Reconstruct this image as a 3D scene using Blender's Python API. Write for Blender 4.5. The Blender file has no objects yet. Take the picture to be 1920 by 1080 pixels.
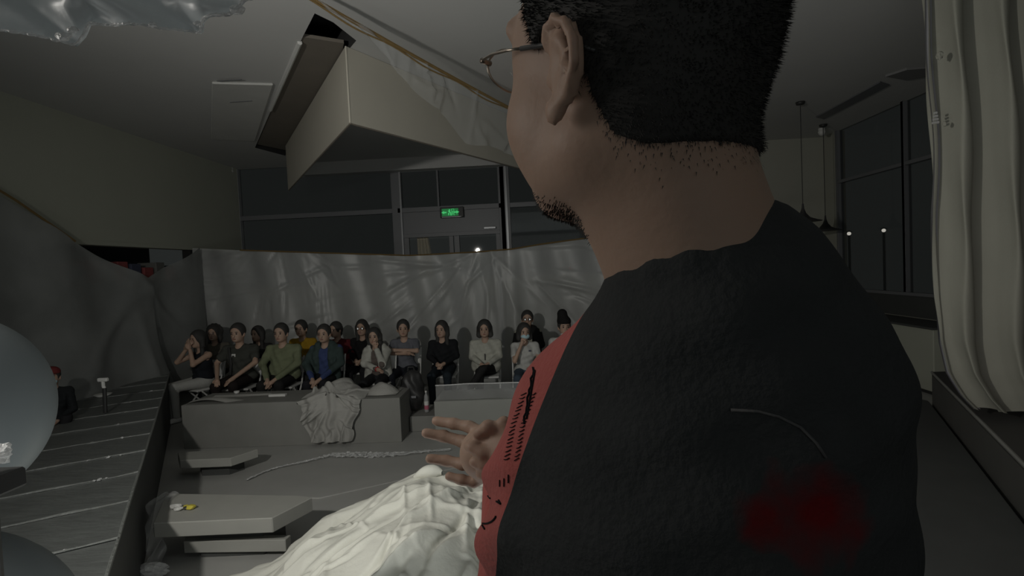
import bpy, bmesh, math, random
import numpy as np
from mathutils import Vector, Matrix
from mathutils.bvhtree import BVHTree
from mathutils.geometry import tessellate_polygon
random.seed(7); rng = np.random.default_rng(7)
S = bpy.context.scene; COL = S.collection
CZ = 2.06                                   # eye height of the camera above the audience floor
# ---------------------------------------------------------------- camera
Yc = Vector((.04, .04, -1)).normalized()
Xc = Vector((1, .046, 0)); Xc = (Xc - Yc*Xc.dot(Yc)).normalized()
Zc = Xc.cross(Yc)
Mwc = Matrix((( Xc.x, Yc.x, Zc.x), (Xc.y, Yc.y, Zc.y), (Xc.z, Yc.z, Zc.z)))   # world -> camera
cam = bpy.data.cameras.new('camera'); cam.sensor_width = 36; cam.lens = 18.75; cam.clip_start = .02; cam.clip_end = 200
cam.dof.use_dof = False
co = bpy.data.objects.new('camera', cam); COL.objects.link(co)
co.matrix_world = Matrix.Translation((0, 0, CZ)) @ Mwc.transposed().to_4x4()
S.camera = co
def ray(px, py):
    d = Mwc.transposed() @ Vector(((px-960)/1000, (540-py)/1000, -1)); return d
def pix(px, py, Y):                          # world point on the plane y = Y
    d = ray(px, py); return Vector((0, 0, CZ)) + d*(Y/d.y)
def pixz(px, py, z):                         # world point on the plane z
    d = ray(px, py); return Vector((0, 0, CZ)) + d*((z-CZ)/d.z)
# ---------------------------------------------------------------- world, lights, exposure
W = bpy.data.worlds.new('world'); S.world = W; W.use_nodes = True
W.node_tree.nodes['Background'].inputs[0].default_value = (.0170, .0188, .0180, 1)
W.node_tree.nodes['Background'].inputs[1].default_value = 1.0
S.view_settings.view_transform = 'Standard'; S.view_settings.look = 'None'
S.view_settings.exposure = 0; S.view_settings.gamma = 1; S.view_settings.use_curve_mapping = False
def light(name, kind, loc, aim, power, col, **k):
    l = bpy.data.lights.new(name, kind); l.energy = power; l.color = col
    for a, v in k.items(): setattr(l, a, v)
    o = bpy.data.objects.new(name, l); COL.objects.link(o); o.location = loc
    o.rotation_euler = (Vector(aim)-Vector(loc)).to_track_quat('-Z', 'Y').to_euler()
    return o
KEY = (-2.3, .5, 2.85)
light('stage_lamp_light', 'SPOT', KEY, (.6, 7.6, 1.9), 300, (1, .97, .90), spot_size=math.radians(128), spot_blend=.8, shadow_soft_size=.07)
light('left_bounce_light', 'AREA', (-1.7, .62, 2.55), (.25, .5, 2.0), 6.0, (1, .95, .88), shape='DISK', size=.7)
light('room_fill_light', 'AREA', (.6, .95, 3.9), (0, 8, 1.9), 9, (.93, 1, .98), shape='RECTANGLE', size=5, size_y=.8)
light('ceiling_bounce_light', 'AREA', (-.5, 1.15, .75), (-.6, 6.5, 4.2), 37, (.97, 1, .97), shape='RECTANGLE', size=5, size_y=.8)
light('rear_fill_light', 'AREA', (.3, -3.2, 2.6), (.2, 1, 2.0), 10, (.95, 1, .98), shape='RECTANGLE', size=4, size_y=2)  # added fill from behind that lifts the black sweatshirt, not a room lamp
light('red_indicator_light', 'SPOT', (1.6, -.4, 1.9), (3.6, 3.4, .9), 7.0, (1, .02, .02), spot_size=math.radians(95), spot_blend=1, shadow_soft_size=.05)
# ---------------------------------------------------------------- materials
def mat(name, col, rough=.8, metal=0., bump=0., bscale=30., var=0., vscale=4., alpha=1., trans=0., emit=None, estr=0., spec=.5, sheen=0., sss=0., stretch=None):
    m = bpy.data.materials.new(name); m.use_nodes = True; nt = m.node_tree; b = nt.nodes['Principled BSDF']
    c = tuple(col)+(1,)
    b.inputs['Base Color'].default_value = c; b.inputs['Roughness'].default_value = rough; b.inputs['Metallic'].default_value = metal
    b.inputs['Alpha'].default_value = alpha; b.inputs['Transmission Weight'].default_value = trans
    b.inputs['Specular IOR Level'].default_value = spec; b.inputs['Sheen Weight'].default_value = sheen
    if sss:
        b.inputs['Subsurface Weight'].default_value = sss; b.inputs['Subsurface Radius'].default_value = (.012, .004, .002)
        b.inputs['Subsurface Scale'].default_value = 1
    if emit: b.inputs['Emission Color'].default_value = tuple(emit)+(1,); b.inputs['Emission Strength'].default_value = estr
    if var or bump:
        tc = nt.nodes.new('ShaderNodeTexCoord'); mp = nt.nodes.new('ShaderNodeMapping'); nt.links.new(tc.outputs['Object'], mp.inputs[0])
        if stretch: mp.inputs['Scale'].default_value = stretch
    if var:
        n = nt.nodes.new('ShaderNodeTexNoise'); n.inputs['Scale'].default_value = vscale; n.inputs['Detail'].default_value = 6
        nt.links.new(mp.outputs[0], n.inputs[0])
        mx = nt.nodes.new('ShaderNodeMix'); mx.data_type = 'RGBA'
        mx.inputs['A'].default_value = tuple(v*(1-var) for v in col)+(1,); mx.inputs['B'].default_value = tuple(min(1, v*(1+var)) for v in col)+(1,)
        nt.links.new(n.outputs[0], mx.inputs[0]); nt.links.new(mx.outputs['Result'], b.inputs['Base Color'])
    if bump:
        n = nt.nodes.new('ShaderNodeTexNoise'); n.inputs['Scale'].default_value = bscale; n.inputs['Detail'].default_value = 5
        nt.links.new(mp.outputs[0], n.inputs[0])
        bp = nt.nodes.new('ShaderNodeBump'); bp.inputs['Strength'].default_value = bump; bp.inputs['Distance'].default_value = .02
        nt.links.new(n.outputs[0], bp.inputs['Height']); nt.links.new(bp.outputs[0], b.inputs['Normal'])
    return m
_mc = {}
def cloth(col, rough=.9):
    k = tuple(round(c, 3) for c in col)
    if k not in _mc: _mc[k] = mat('fabric', col, rough, bump=.25, bscale=60, var=.12, vscale=12, spec=.2)
    return _mc[k]
M = dict(
 ceiling=mat('ceiling_paint', (.54, .54, .53), .9, var=.04, vscale=1.2),
 wall_left=mat('olive_wall_paint', (.40, .41, .345), .9, var=.05, vscale=2),
 wall_back=mat('beige_wall_paint', (.36, .36, .31), .9, var=.05, vscale=2),
 floor=mat('grey_board_floor', (.37, .37, .355), .62, var=.12, vscale=3, bump=.05, bscale=8),
 slab=mat('pale_board', (.33, .33, .305), .65, var=.08, vscale=6, bump=.04, bscale=20),
 plinth=mat('grey_plinth', (.22, .22, .205), .75, var=.14, vscale=4),
 deck=mat('film_over_dark_board', (.12, .128, .124), .42, var=.35, vscale=5, bump=.25, bscale=9, spec=.6, stretch=(1, 3, 1)),
 decklip=mat('shiny_film_seam', (.20, .21, .20), .35, bump=.6, bscale=30, spec=.8),
 deckside=mat('dark_deck_side', (.06, .063, .061), .8, var=.15, vscale=5),
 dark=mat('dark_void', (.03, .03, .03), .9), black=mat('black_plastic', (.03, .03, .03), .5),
 panel=mat('beige_ceiling_panel', (.48, .455, .39), .85, var=.05, vscale=2),
 brown=mat('brown_recess_board', (.17, .15, .125), .85, var=.15, vscale=3),
 frame=mat('grey_window_frame', (.17, .175, .185), .45), framel=mat('light_window_frame', (.35, .36, .37), .35, metal=.3),
 glassclear=mat('door_glass', (.02, .024, .024), .03, alpha=.12, spec=.35),
 glass=mat('dark_window_glass', (.02, .024, .024), .03, alpha=.35, spec=.35),
 white=mat('white_plastic', (.62, .62, .60), .45), rope=mat('orange_rope', (.24, .155, .055), .8, bump=.8, bscale=200),
 film=mat('plastic_film', (.50, .51, .50), .38, alpha=.66, bump=.3, bscale=4, var=.25, vscale=2.5, spec=.6, stretch=(1, 1, .5)),
 filmclear=mat('clear_plastic_film', (.52, .53, .53), .25, alpha=.28, bump=.4, bscale=7, var=.3, vscale=4, spec=.8),
 filmhi=mat('bunched_plastic_film', (.66, .71, .73), .35, alpha=.9, bump=.15, bscale=14, var=.12, vscale=6, spec=.7),
 foil=mat('crumpled_clear_film', (.78, .79, .79), .12, alpha=.6, bump=.8, bscale=40, spec=1.0),
 greycloth=mat('grey_cotton_cloth', (.35, .345, .325), .9, bump=.25, bscale=40, var=.06),
 whitecloth=mat('white_cotton_cloth', (.62, .62, .56), .9, bump=.2, bscale=25, var=.04, vscale=3),
 curtain=mat('olive_curtain', (.26, .26, .22), .9, bump=.1, bscale=80, var=.06), lining=mat('grey_curtain_lining', (.28, .28, .30), .85),
 balloon=mat('pale_balloon', (.20, .225, .235), .38, var=.04, vscale=2, spec=.3),
 skin=mat('skin', (.42, .285, .215), .55, bump=.05, bscale=120, var=.10, vscale=14, sss=.12, spec=.35),
 hair=mat('black_hair', (.040, .039, .037), .7, spec=.3), eye=mat('eye_dark', (.02, .015, .012), .3), eyew=mat('eye_white', (.6, .58, .55), .3),
 lip=mat('lip', (.36, .16, .13), .5), metal=mat('spectacle_metal', (.35, .30, .25), .3, metal=.9), shoe=mat('dark_shoe', (.03, .03, .03), .6),
 lens=mat('spectacle_lens', (.9, .9, .9), .02, alpha=.12, spec=.6), mask=mat('blue_mask', (.42, .60, .66), .8), maskw=mat('white_mask', (.75, .75, .73), .8),
)
# ---------------------------------------------------------------- object helpers
def tag(o, label=None, cat=None, group=None, kind=None):
    if label: o['label'] = label
    if cat: o['category'] = cat
    if group: o['group'] = group
    if kind: o['kind'] = kind
    return o
def link(name, me, m=None, parent=None, smooth=False):
    if m is not None and not me.materials: me.materials.append(m)
    if smooth: me.polygons.foreach_set('use_smooth', [True]*len(me.polygons))
    o = bpy.data.objects.new(name, me); COL.objects.link(o)
    if parent: o.parent = parent
    return o
def empty(name, loc, label, cat, group=None, rz=0.):
    o = bpy.data.objects.new(name, None); COL.objects.link(o); o.location = loc; o.rotation_euler = (0, 0, rz); o.empty_display_size = .1
    return tag(o, label, cat, group)
def mesh(name, vs, fs):
    me = bpy.data.meshes.new(name); me.from_pydata([tuple(v) for v in vs], [], [tuple(f) for f in fs]); me.update(); return me
def boxme(x0, x1, y0, y1, z0, z1, bev=.0):
    bm = bmesh.new(); bmesh.ops.create_cube(bm, size=1)
    for v in bm.verts: v.co = Vector(((x0+x1)/2+v.co.x*(x1-x0), (y0+y1)/2+v.co.y*(y1-y0), (z0+z1)/2+v.co.z*(z1-z0)))
    if bev: bmesh.ops.bevel(bm, geom=bm.edges[:], offset=bev, segments=1, affect='EDGES')
    me = bpy.data.meshes.new('box'); bm.to_mesh(me); bm.free(); return me
def prism(pts, z0, z1, bev=0.):
    bm = bmesh.new(); bot = [bm.verts.new((p[0], p[1], z0)) for p in pts]; top = [bm.verts.new((p[0], p[1], z1)) for p in pts]; n = len(pts)
    bm.faces.new(bot[::-1]); bm.faces.new(top)
    for i in range(n): bm.faces.new((bot[i], bot[(i+1) % n], top[(i+1) % n], top[i]))
    bmesh.ops.recalc_face_normals(bm, faces=bm.faces[:])
    if bev: bmesh.ops.bevel(bm, geom=bm.edges[:], offset=bev, segments=1, affect='EDGES')
    me = bpy.data.meshes.new('prism'); bm.to_mesh(me); bm.free(); return me
def tubeme(pts, r, n=8, closed=False):
    pts = [Vector(p) for p in pts]; vs = []; fs = []; N = len(pts); R = r if hasattr(r, '__len__') else [r]*N
    up = None
    for i, p in enumerate(pts):
        a = pts[(i-1) % N] if (closed or i) else p; b = pts[(i+1) % N] if (closed or i < N-1) else p
        t = (b-a).normalized()
        if up is None: up = t.orthogonal()
        u = (up - t*up.dot(t)).normalized(); up = u; w = t.cross(u)
        for k in range(n): q = 2*math.pi*k/n; vs.append(p + (u*math.cos(q)+w*math.sin(q))*R[i])
    for i in range(N if closed else N-1):
        for k in range(n):
            j = (i+1) % N; fs.append((i*n+k, i*n+(k+1) % n, j*n+(k+1) % n, j*n+k))
    if not closed: fs.append(tuple(range(n))[::-1]); fs.append(tuple((N-1)*n+k for k in range(n)))
    return mesh('tube', vs, fs)
def revolve(prof, n=24, c=(0, 0, 0)):
    vs = []; fs = []
    for r, z in prof:
        for k in range(n): q = 2*math.pi*k/n; vs.append((c[0]+r*math.cos(q), c[1]+r*math.sin(q), c[2]+z))
    for i in range(len(prof)-1):
        for k in range(n): fs.append((i*n+k, i*n+(k+1) % n, (i+1)*n+(k+1) % n, (i+1)*n+k))
    return mesh('rev', vs, fs)
def grid(fn, nu, nv):                       # fn(u, v) -> point
    vs = [fn(i/nu, j/nv) for j in range(nv+1) for i in range(nu+1)]
    fs = [(j*(nu+1)+i, j*(nu+1)+i+1, (j+1)*(nu+1)+i+1, (j+1)*(nu+1)+i) for j in range(nv) for i in range(nu)]
    return mesh('sheet', vs, fs)
def joinme(ms):
    bm = bmesh.new()
    for m in ms: bm.from_mesh(m)
    me = bpy.data.meshes.new('joined'); bm.to_mesh(me); bm.free(); return me
def interp(x, xs, ys): return float(np.interp(x, xs, ys))
def struct(name, me, m, parent=None, smooth=False):
    o = link(name, me, m, parent, smooth)
    if not parent: o['kind'] = 'structure'
    return o
# ---------------------------------------------------------------- implicit surfaces (smooth unions meshed with surface nets)
class Field:
    def __init__(s, lo, hi, vox):
        s.lo = np.array(lo, np.float32); s.v = vox; s.n = np.ceil((np.array(hi)-s.lo)/vox).astype(int)+1
        s.D = np.full(s.n, .5, np.float32)
    def sub(s, lo, hi):
        a = np.clip(np.floor((np.array(lo)-s.lo)/s.v).astype(int), 0, s.n); b = np.clip(np.ceil((np.array(hi)-s.lo)/s.v).astype(int)+1, 0, s.n)
        sl = tuple(slice(int(i), int(j)) for i, j in zip(a, b))
        P = [(s.lo[k]+np.arange(a[k], b[k], dtype=np.float32)*s.v) for k in range(3)]
        return sl, P[0][:, None, None], P[1][None, :, None], P[2][None, None, :]
    def mix(s, sl, d, k, op='u'):
        A = s.D[sl]
        if A.size == 0: return
        if op == 'u': h = np.maximum(k-np.abs(A-d), 0)/max(k, 1e-6); s.D[sl] = np.minimum(A, d)-h*h*k*.25
        else: h = np.maximum(k-np.abs(A+d), 0)/max(k, 1e-6); s.D[sl] = np.maximum(A, -d)+h*h*k*.25
    def cap(s, a, b, ra, rb=None, k=.02, op='u'):
        rb = ra if rb is None else rb; a = np.array(a, np.float32); b = np.array(b, np.float32); m = max(ra, rb)+k+2*s.v+.03
        sl, X, Y, Z = s.sub(np.minimum(a, b)-m, np.maximum(a, b)+m); e = b-a; L = float(e@e)+1e-9
        t = np.clip(((X-a[0])*e[0]+(Y-a[1])*e[1]+(Z-a[2])*e[2])/L, 0, 1)
        d = np.sqrt((X-a[0]-t*e[0])**2+(Y-a[1]-t*e[1])**2+(Z-a[2]-t*e[2])**2)-(ra+(rb-ra)*t); s.mix(sl, d, k, op)
    def ell(s, c, r, R=None, k=.02, op='u'):
        c = np.array(c, np.float32); r = np.array(r, np.float32); m = float(r.max())+k+2*s.v+.03
        sl, X, Y, Z = s.sub(c-m, c+m); x, y, z = X-c[0], Y-c[1], Z-c[2]
        if R is not None:
            R = np.array(R); x, y, z = (R[0, 0]*x+R[1, 0]*y+R[2, 0]*z, R[0, 1]*x+R[1, 1]*y+R[2, 1]*z, R[0, 2]*x+R[1, 2]*y+R[2, 2]*z)
        q = np.sqrt((x/r[0])**2+(y/r[1])**2+(z/r[2])**2); g = np.sqrt((x/r[0]**2)**2+(y/r[1]**2)**2+(z/r[2]**2)**2)+1e-6
        d = np.where(q < .3, (q-1)*float(r.min()), q*(q-1)/g); s.mix(sl, d, k, op)
    def cut(s, c, n, k=.004):               # keep the side n points away from
        n = np.array(n, np.float32); n = n/np.linalg.norm(n); sl, X, Y, Z = s.sub(s.lo, s.lo+s.n*s.v)
        d = (X-c[0])*n[0]+(Y-c[1])*n[1]+(Z-c[2])*n[2]; s.D = np.maximum(s.D, d.astype(np.float32))
    def mesh(s, name='body', fn=None):
        D = s.D.copy(); D[0], D[-1], D[:, 0], D[:, -1], D[:, :, 0], D[:, :, -1] = (.01,)*6
        I = D < 0; n = s.n
        def c8(A): return [A[i:n[0]-1+i, j:n[1]-1+j, k:n[2]-1+k] for i in (0, 1) for j in (0, 1) for k in (0, 1)]
        cs = sum(a.astype(np.int8) for a in c8(I)); act = (cs > 0) & (cs < 8); idx = np.argwhere(act)
        vid = np.full(act.shape, -1, np.int32); vid[act] = np.arange(len(idx))
        cr = [D[idx[:, 0]+i, idx[:, 1]+j, idx[:, 2]+k] for i in (0, 1) for j in (0, 1) for k in (0, 1)]
        off = [(i, j, k) for i in (0, 1) for j in (0, 1) for k in (0, 1)]; acc = np.zeros((len(idx), 3)); cnt = np.zeros(len(idx))
        for a in range(8):
            for b in range(a+1, 8):
                if sum(abs(off[a][q]-off[b][q]) for q in range(3)) != 1: continue
                m = (cr[a] < 0) != (cr[b] < 0); t = np.where(m, cr[a]/(cr[a]-cr[b]+1e-12), 0)
                for q in range(3): acc[:, q] += np.where(m, off[a][q]+t*(off[b][q]-off[a][q]), 0)
                cnt += m
        V = (idx+acc/cnt[:, None])*s.v+s.lo; F = []
        for ax in range(3):
            sh = [slice(1, n[q]-1) for q in range(3)]; A = [sh[0], sh[1], sh[2]]; B = list(A); A[ax] = slice(0, n[ax]-1); B[ax] = slice(1, n[ax])
            I0, I1 = I[tuple(A)], I[tuple(B)]; e = np.argwhere(I0 != I1); inside = I0[I0 != I1]
            base = e.copy()
            for q in range(3):
                if q != ax: base[:, q] += 1
            u, w = [(1, 2), (2, 0), (0, 1)][ax]; quad = []
            for du, dw in ((-1, -1), (0, -1), (0, 0), (-1, 0)):
                c = base.copy(); c[:, u] += du; c[:, w] += dw; quad.append(vid[c[:, 0], c[:, 1], c[:, 2]])
            Q = np.stack(quad, 1); Q[~inside] = Q[~inside][:, ::-1]; F.append(Q)
        F = np.concatenate(F)
        if fn is not None: V = fn(V)
        me = bpy.data.meshes.new(name); me.vertices.add(len(V)); me.vertices.foreach_set('co', V.astype(np.float32).ravel())
        me.loops.add(len(F)*4); me.loops.foreach_set('vertex_index', F.astype(np.int32).ravel())
        me.polygons.add(len(F)); me.polygons.foreach_set('loop_start', np.arange(0, len(F)*4, 4, dtype=np.int32))
        me.polygons.foreach_set('loop_total', np.full(len(F), 4, np.int32)); me.update(calc_edges=True); me.validate()
        me.polygons.foreach_set('use_smooth', np.ones(len(F), bool)); return me
# ================================================================ ROOM
XL, XR, YB, ZC = -6.3, 6.1, 11.4, CZ+2.4
struct('floor', boxme(XL-2.5, XR+.2, -3.5, YB+.2, -.1, 0), M['floor'])
# ceiling with the open recess beside the folded panels
P_ = pix(656, 235, 5.6); Q_ = pix(540, 352, 9.6); R_ = pix(985, 320, 8.84)
hole = [pixz(567, 70, ZC), pixz(590, 25, ZC), pixz(625, 42, ZC), pixz(668, 76, ZC), pixz(640, 110, ZC), pixz(535, 292, ZC), pixz(478, 277, ZC)]
outer = [Vector((XL-.1, -3.5, ZC)), Vector((XR+.1, -3.5, ZC)), Vector((XR+.1, YB+.1, ZC)), Vector((XL-.1, YB+.1, ZC))]
tris = tessellate_polygon([outer, hole]); allv = outer+hole
cl = struct('ceiling', mesh('ceiling', allv, [tuple(t) for t in tris]), M['ceiling'])
hp = [(p.x, p.y) for p in hole]
n_ = len(hole); vs = [(p.x, p.y, ZC) for p in hole]+[(p.x, p.y, ZC+.4) for p in hole]
fs = [(i, (i+1) % n_, n_+(i+1) % n_, n_+i) for i in range(n_)]+[tuple(n_+i for i in range(n_))]
link('recess_lining', mesh('recess', vs, fs), M['dark'], cl)
bp = [pixz(567, 72, ZC), pixz(645, 84, ZC), pixz(640, 110, ZC), pixz(540, 284, ZC), pixz(482, 272, ZC)]
link('recess_board', prism([(p.x, p.y) for p in bp], ZC+.015, ZC+.05), M['brown'], cl)
a, b = pixz(562, 78, ZC), pixz(507, 205, ZC)
link('recess_rim', tubeme([a-Vector((0, 0, .01)), b-Vector((0, 0, .01))], .025, 6), M['white'], cl)
h = [pixz(397, 152, ZC), pixz(512, 155, ZC), pixz(478, 262, ZC), pixz(395, 258, ZC)]
hatch = link('ceiling_hatch', prism([(p.x, p.y) for p in h], ZC-.03, ZC-.001, .01), mat('hatch_board', (.56, .56, .54), .8, var=.08), None)
tag(hatch, 'pale square access hatch on the ceiling left of the brown recess', 'hatch')
for (x, y, s_) in ((430, 150, 1), (452, 190, 1)):
    p = pixz(x, y, ZC-.03); link('slot', boxme(p.x-.15*s_, p.x+.15*s_, p.y-.01, p.y+.01, ZC-.036, ZC-.0301), M['frame'], hatch)
# walls
struct('wall_left', boxme(XL-.15, XL, 0, YB, 2.70, ZC), M['wall_left'])
struct('trim_1', boxme(XL-.16, XL+.02, 0, YB, 2.66, 2.72), M['wall_left'])
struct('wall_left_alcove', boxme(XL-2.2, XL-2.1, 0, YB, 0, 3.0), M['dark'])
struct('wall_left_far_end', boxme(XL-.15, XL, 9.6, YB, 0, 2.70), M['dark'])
# things in the dark alcove behind the film
alc = empty('wall_shelf', (XL-.55, 8.7, 0), 'dark shelf with reddish boxes in the opening under the left wall', 'shelf')
link('shelf_board', boxme(-.3, .3, -1.6, 1.2, 2.08, 2.12), M['brown'], alc)
link('shelf_frame', joinme([boxme(-.3, .3, -1.6, -1.55, 0, 2.4), boxme(-.3, .3, 1.15, 1.2, 0, 2.4), boxme(-.3, .3, -1.6, 1.2, 1.2, 1.24)]), M['deckside'], alc)
redm = mat('dull_red_box', (.40, .10, .10), .8, var=.3, vscale=20); blm = mat('dull_blue_box', (.09, .10, .16), .8)
for i in range(9):
    yy = -1.45+i*.29; hh = .22+.2*random.random()
    o = link('storage_box', boxme(-.15, .2, -.11, .11, 0, hh, .01), [redm, blm, redm, M['plinth']][i % 4])
    o.location = (XL-.55, 8.7+yy, 2.121)
    tag(o, ['dull red storage box', 'dull blue storage box', 'dull red storage box', 'grey storage box'][i % 4]+' in the row on the dark alcove shelf', 'box', 'boxes on the alcove shelf')
# back wall : glazing on the left, beige wall on the right
bw = [boxme(2.0, XR, YB, YB+.15, 0, ZC), boxme(XL, 2.0, YB, YB+.15, 0, 1.9)]
struct('wall_back', joinme(bw), M['wall_back'])
struct('trim_2', boxme(-4.9, 2.0, YB-.25, YB, ZC-.25, ZC), M['ceiling'])
def bx(px, y=430): return pix(px, y, YB).x
def bz(px, py): return pix(px, py, YB).z
zt = bz(750, 395); gz = 1.9
xm = [bx(446), bx(748), bx(946), bx(1180), 2.0]
def pane(px0, px1, z0, z1, parent, y=YB+.05): return link('pane', boxme(px0, px1, y, y+.008, z0, z1), M['glass'], parent)
def frame_bar(x0, x1, z0, z1, parent, m='frame', y=YB, d=.1, name='frame_bar'): return link(name, boxme(x0, x1, y-.02, y+d, z0, z1, .004), M[m], parent)
for wi, (x0, x1) in enumerate(((xm[0], xm[1]), (xm[2], xm[3]), (xm[3], xm[4]))):
    w = empty('window_%d' % (wi+1), ((x0+x1)/2, YB, gz), None, None); w['kind'] = 'structure'
    cx, cz = (x0+x1)/2, gz
    def L(v): return v-cx
    pn = link('pane', boxme(L(x0), L(x1), .05, .058, zt-cz, ZC-cz), M['glass'], w); link('pane', boxme(L(x0), L(x1), .05, .058, 0, zt-cz), M['glass'], w)
    link('transom', boxme(L(x0), L(x1), -.02, .1, zt-.05-cz, zt+.05-cz, .004), M['frame'], w)
    link('mullion', boxme(L(x0)-.06, L(x0)+.03, -.03, .12, 0, ZC-cz, .004), M['frame'], w)
    link('mullion_edge', boxme(L(x0)+.04, L(x0)+.09, -.04, .1, 0, ZC-cz, .004), M['framel'], w)
    link('sill', boxme(L(x0), L(x1), -.05, .1, -.03, .03, .004), M['frame'], w)
# door section
dr = empty('door_1', ((xm[1]+xm[2])/2, YB, 0), None, None); dr['kind'] = 'structure'; cx = (xm[1]+xm[2])/2
x0, x1 = xm[1]-cx, xm[2]-cx
def D_(name, a, b, c, d, m='frame', y0=-.03, y1=.1, par=None): return link(name, boxme(a, b, y0, y1, c, d, .003), M[m], par or dr)
D_('jamb', x0-.12, x0+.06, 1.9, ZC-.25); D_('jamb_edge', x0+.06, x0+.10, 1.9, ZC-.25, 'framel', -.05); D_('jamb', x1-.10, x1+.14, 1.9, ZC-.25, 'frame')
D_('transom', x0, x1, zt-.05, zt+.05); D_('mullion', bx(825)-cx-.02, bx(825)-cx+.02, zt+.05, ZC-.25)
hz = bz(850, 437); D_('lintel_panel', x0+.1, x1-.1, hz, zt-.05, 'frame', .0, .07)
D_('lintel_rail', x0+.1, x1-.1, hz-.06, hz+.02, 'frame', -.03)
mid = bx(850)-cx
for (a, b) in ((x0+.1, mid-.01), (mid+.01, x1-.1)):
    lf = D_('door_leaf', a, a+.11, .0, hz-.06, 'frame', -.01, .06); D_('leaf_stile', b-.09, b, .0, hz-.06, 'frame', -.01, .06, None)
    D_('leaf_pane', a+.11, b-.09, .3, hz-.1, 'glassclear', .02, .03)
D_('transom_pane', x0+.1, x1-.1, zt+.05, ZC-.25, 'glass', .04, .05)
D_('door_closer', bx(908)-cx, bx(930)-cx, hz+.05, hz+.09, 'framel', -.09, -.01)
# curtain seen behind the glass door
def ff(u, v): return (-.35+u*.42*(1-.35*v)+.0, .04*math.sin(u*26), 2.75*(1-v)) if False else (-.35+u*(.22+.25*v**.6), .03*math.sin(u*26), 2.9-v*2.9)
oc = link('door_curtain', grid(ff, 30, 20), mat('cream_curtain', (.72, .68, .56), .9), None, True); oc.location = (bx(772)+.38, YB+.35, 0)
tag(oc, 'cream curtain hanging behind the left glass door leaf under the exit sign', 'curtain')
# exit sign
gm = mat('green_exit_glow', (.02, .3, .08), .5, emit=(.08, .75, .22), estr=.55); gm2 = mat('green_exit_dim', (.01, .12, .04), .5, emit=(.02, .28, .07), estr=.35)
ex = empty('exit_sign', pix(847, 398, YB-.12), 'green glowing exit sign with arrows above the glass doors', 'sign')
link('housing', boxme(-.25, .25, 0, .06, -.11, .11, .008), M['black'], ex)
link('lamp_panel', boxme(-.21, .14, -.006, .0, -.075, .08), gm2, ex)
def arrow(s):
    pts = [(-.19*s-.03, 0), (-.13*s-.03, .032), (-.13*s-.03, .013), (-.08*s-.03, .013), (-.08*s-.03, -.013), (-.13*s-.03, -.013), (-.13*s-.03, -.032)]
    vs = [(x, -.012, z) for x, z in pts]+[(x, -.006, z) for x, z in pts]; n = len(pts)
    return mesh('arrow', vs, [tuple(range(n)), tuple(range(2*n-1, n-1, -1))]+[(i, (i+1) % n, n+(i+1) % n, n+i) for i in range(n)])
link('arrow', arrow(1), gm, ex); link('arrow', arrow(-1), gm, ex)
def bars(L_): return joinme([boxme(a, b, -.012, -.006, c, d) for a, b, c, d in L_])
link('running_figure', bars([(-.055, -.035, .045, .065), (-.06, -.03, -.0, .042), (-.075, -.058, .02, .035), (-.045, -.015, -.02, 0), (-.075, -.055, -.06, -.01), (-.03, -.012, -.065, -.02)]), gm, ex)
link('door_mark', bars([(-.005, .002, -.07, .07), (.045, .052, -.07, .07), (-.005, .052, .064, .07), (.01, .035, .0, .008), (.01, .018, -.05, .03), (.03, .036, -.05, .03)]), gm, ex)
link('bottom_rail', boxme(-.21, .2, -.02, .0, -.105, -.092), M['framel'], ex)
# ceiling bulkhead : two folded hanging panels
def hang(name, A, B, z0, z1, th=.014):
    d = Vector((B.x-A.x, B.y-A.y, 0)).normalized(); nn = Vector((-d.y, d.x, 0))*th
    if nn.y < 0: nn = -nn
    return prism([(A.x, A.y), (B.x, B.y), (B.x+nn.x, B.y+nn.y), (A.x+nn.x, A.y+nn.y)], z0, z1, .004)
fp = empty('folded_ceiling_panel', (P_.x, P_.y, 0), 'beige folded panel hanging in a sharp V from the ceiling', 'ceiling panel')
R2 = P_+(R_-P_)*1.7
for nm, A, B in (('long_face', P_, R2), ('short_face', P_, Q_)):
    o = link(nm, hang(nm, A-Vector((P_.x, P_.y, 0)), B-Vector((P_.x, P_.y, 0)), CZ+1.6, ZC-.002), M['panel'], fp)
    o = link('bottom_edge', hang(nm, A-Vector((P_.x, P_.y, 0)), B-Vector((P_.x, P_.y, 0)), CZ+1.585, CZ+1.6, .02), M['brown'], fp)
# right wall with windows
rz0 = pix(1640, 549, 9.5).z
struct('wall_right', joinme([boxme(XR, XR+.15, -1, YB, 0, rz0), boxme(XR, XR+.15, 10.9, YB, rz0, ZC), boxme(XR, XR+.15, -1, 4.0, rz0, ZC)]), M['wall_back'])
struct('trim_3', boxme(XR-.04, XR+.02, 4, YB, rz0-.36, rz0), M['deckside']); struct('trim_4', boxme(XR-.06, XR+.02, 4, YB, rz0-.02, rz0+.03), M['frame'])
rt = pix(1645, 318, 9.5).z
for i, (a, b) in enumerate(((9.0, 10.9), (7.0, 9.0), (5.2, 7.0), (4.0, 5.2))):
    w = empty('window_%d' % (i+4), (XR, (a+b)/2, rz0), None, None); w['kind'] = 'structure'; hh = (b-a)/2
    link('pane', boxme(.04, .05, -hh, hh, 0, rt-rz0), M['glass'], w); link('pane', boxme(.04, .05, -hh, hh, rt-rz0, ZC-rz0), M['glass'], w)
    link('transom', boxme(-.02, .08, -hh, hh, rt-rz0-.03, rt-rz0+.03, .004), M['frame'], w)
    for s_ in (-1, 1): link('mullion', boxme(-.03, .09, s_*hh-.03, s_*hh+.03, 0, ZC-rz0, .004), M['frame'], w)
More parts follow.
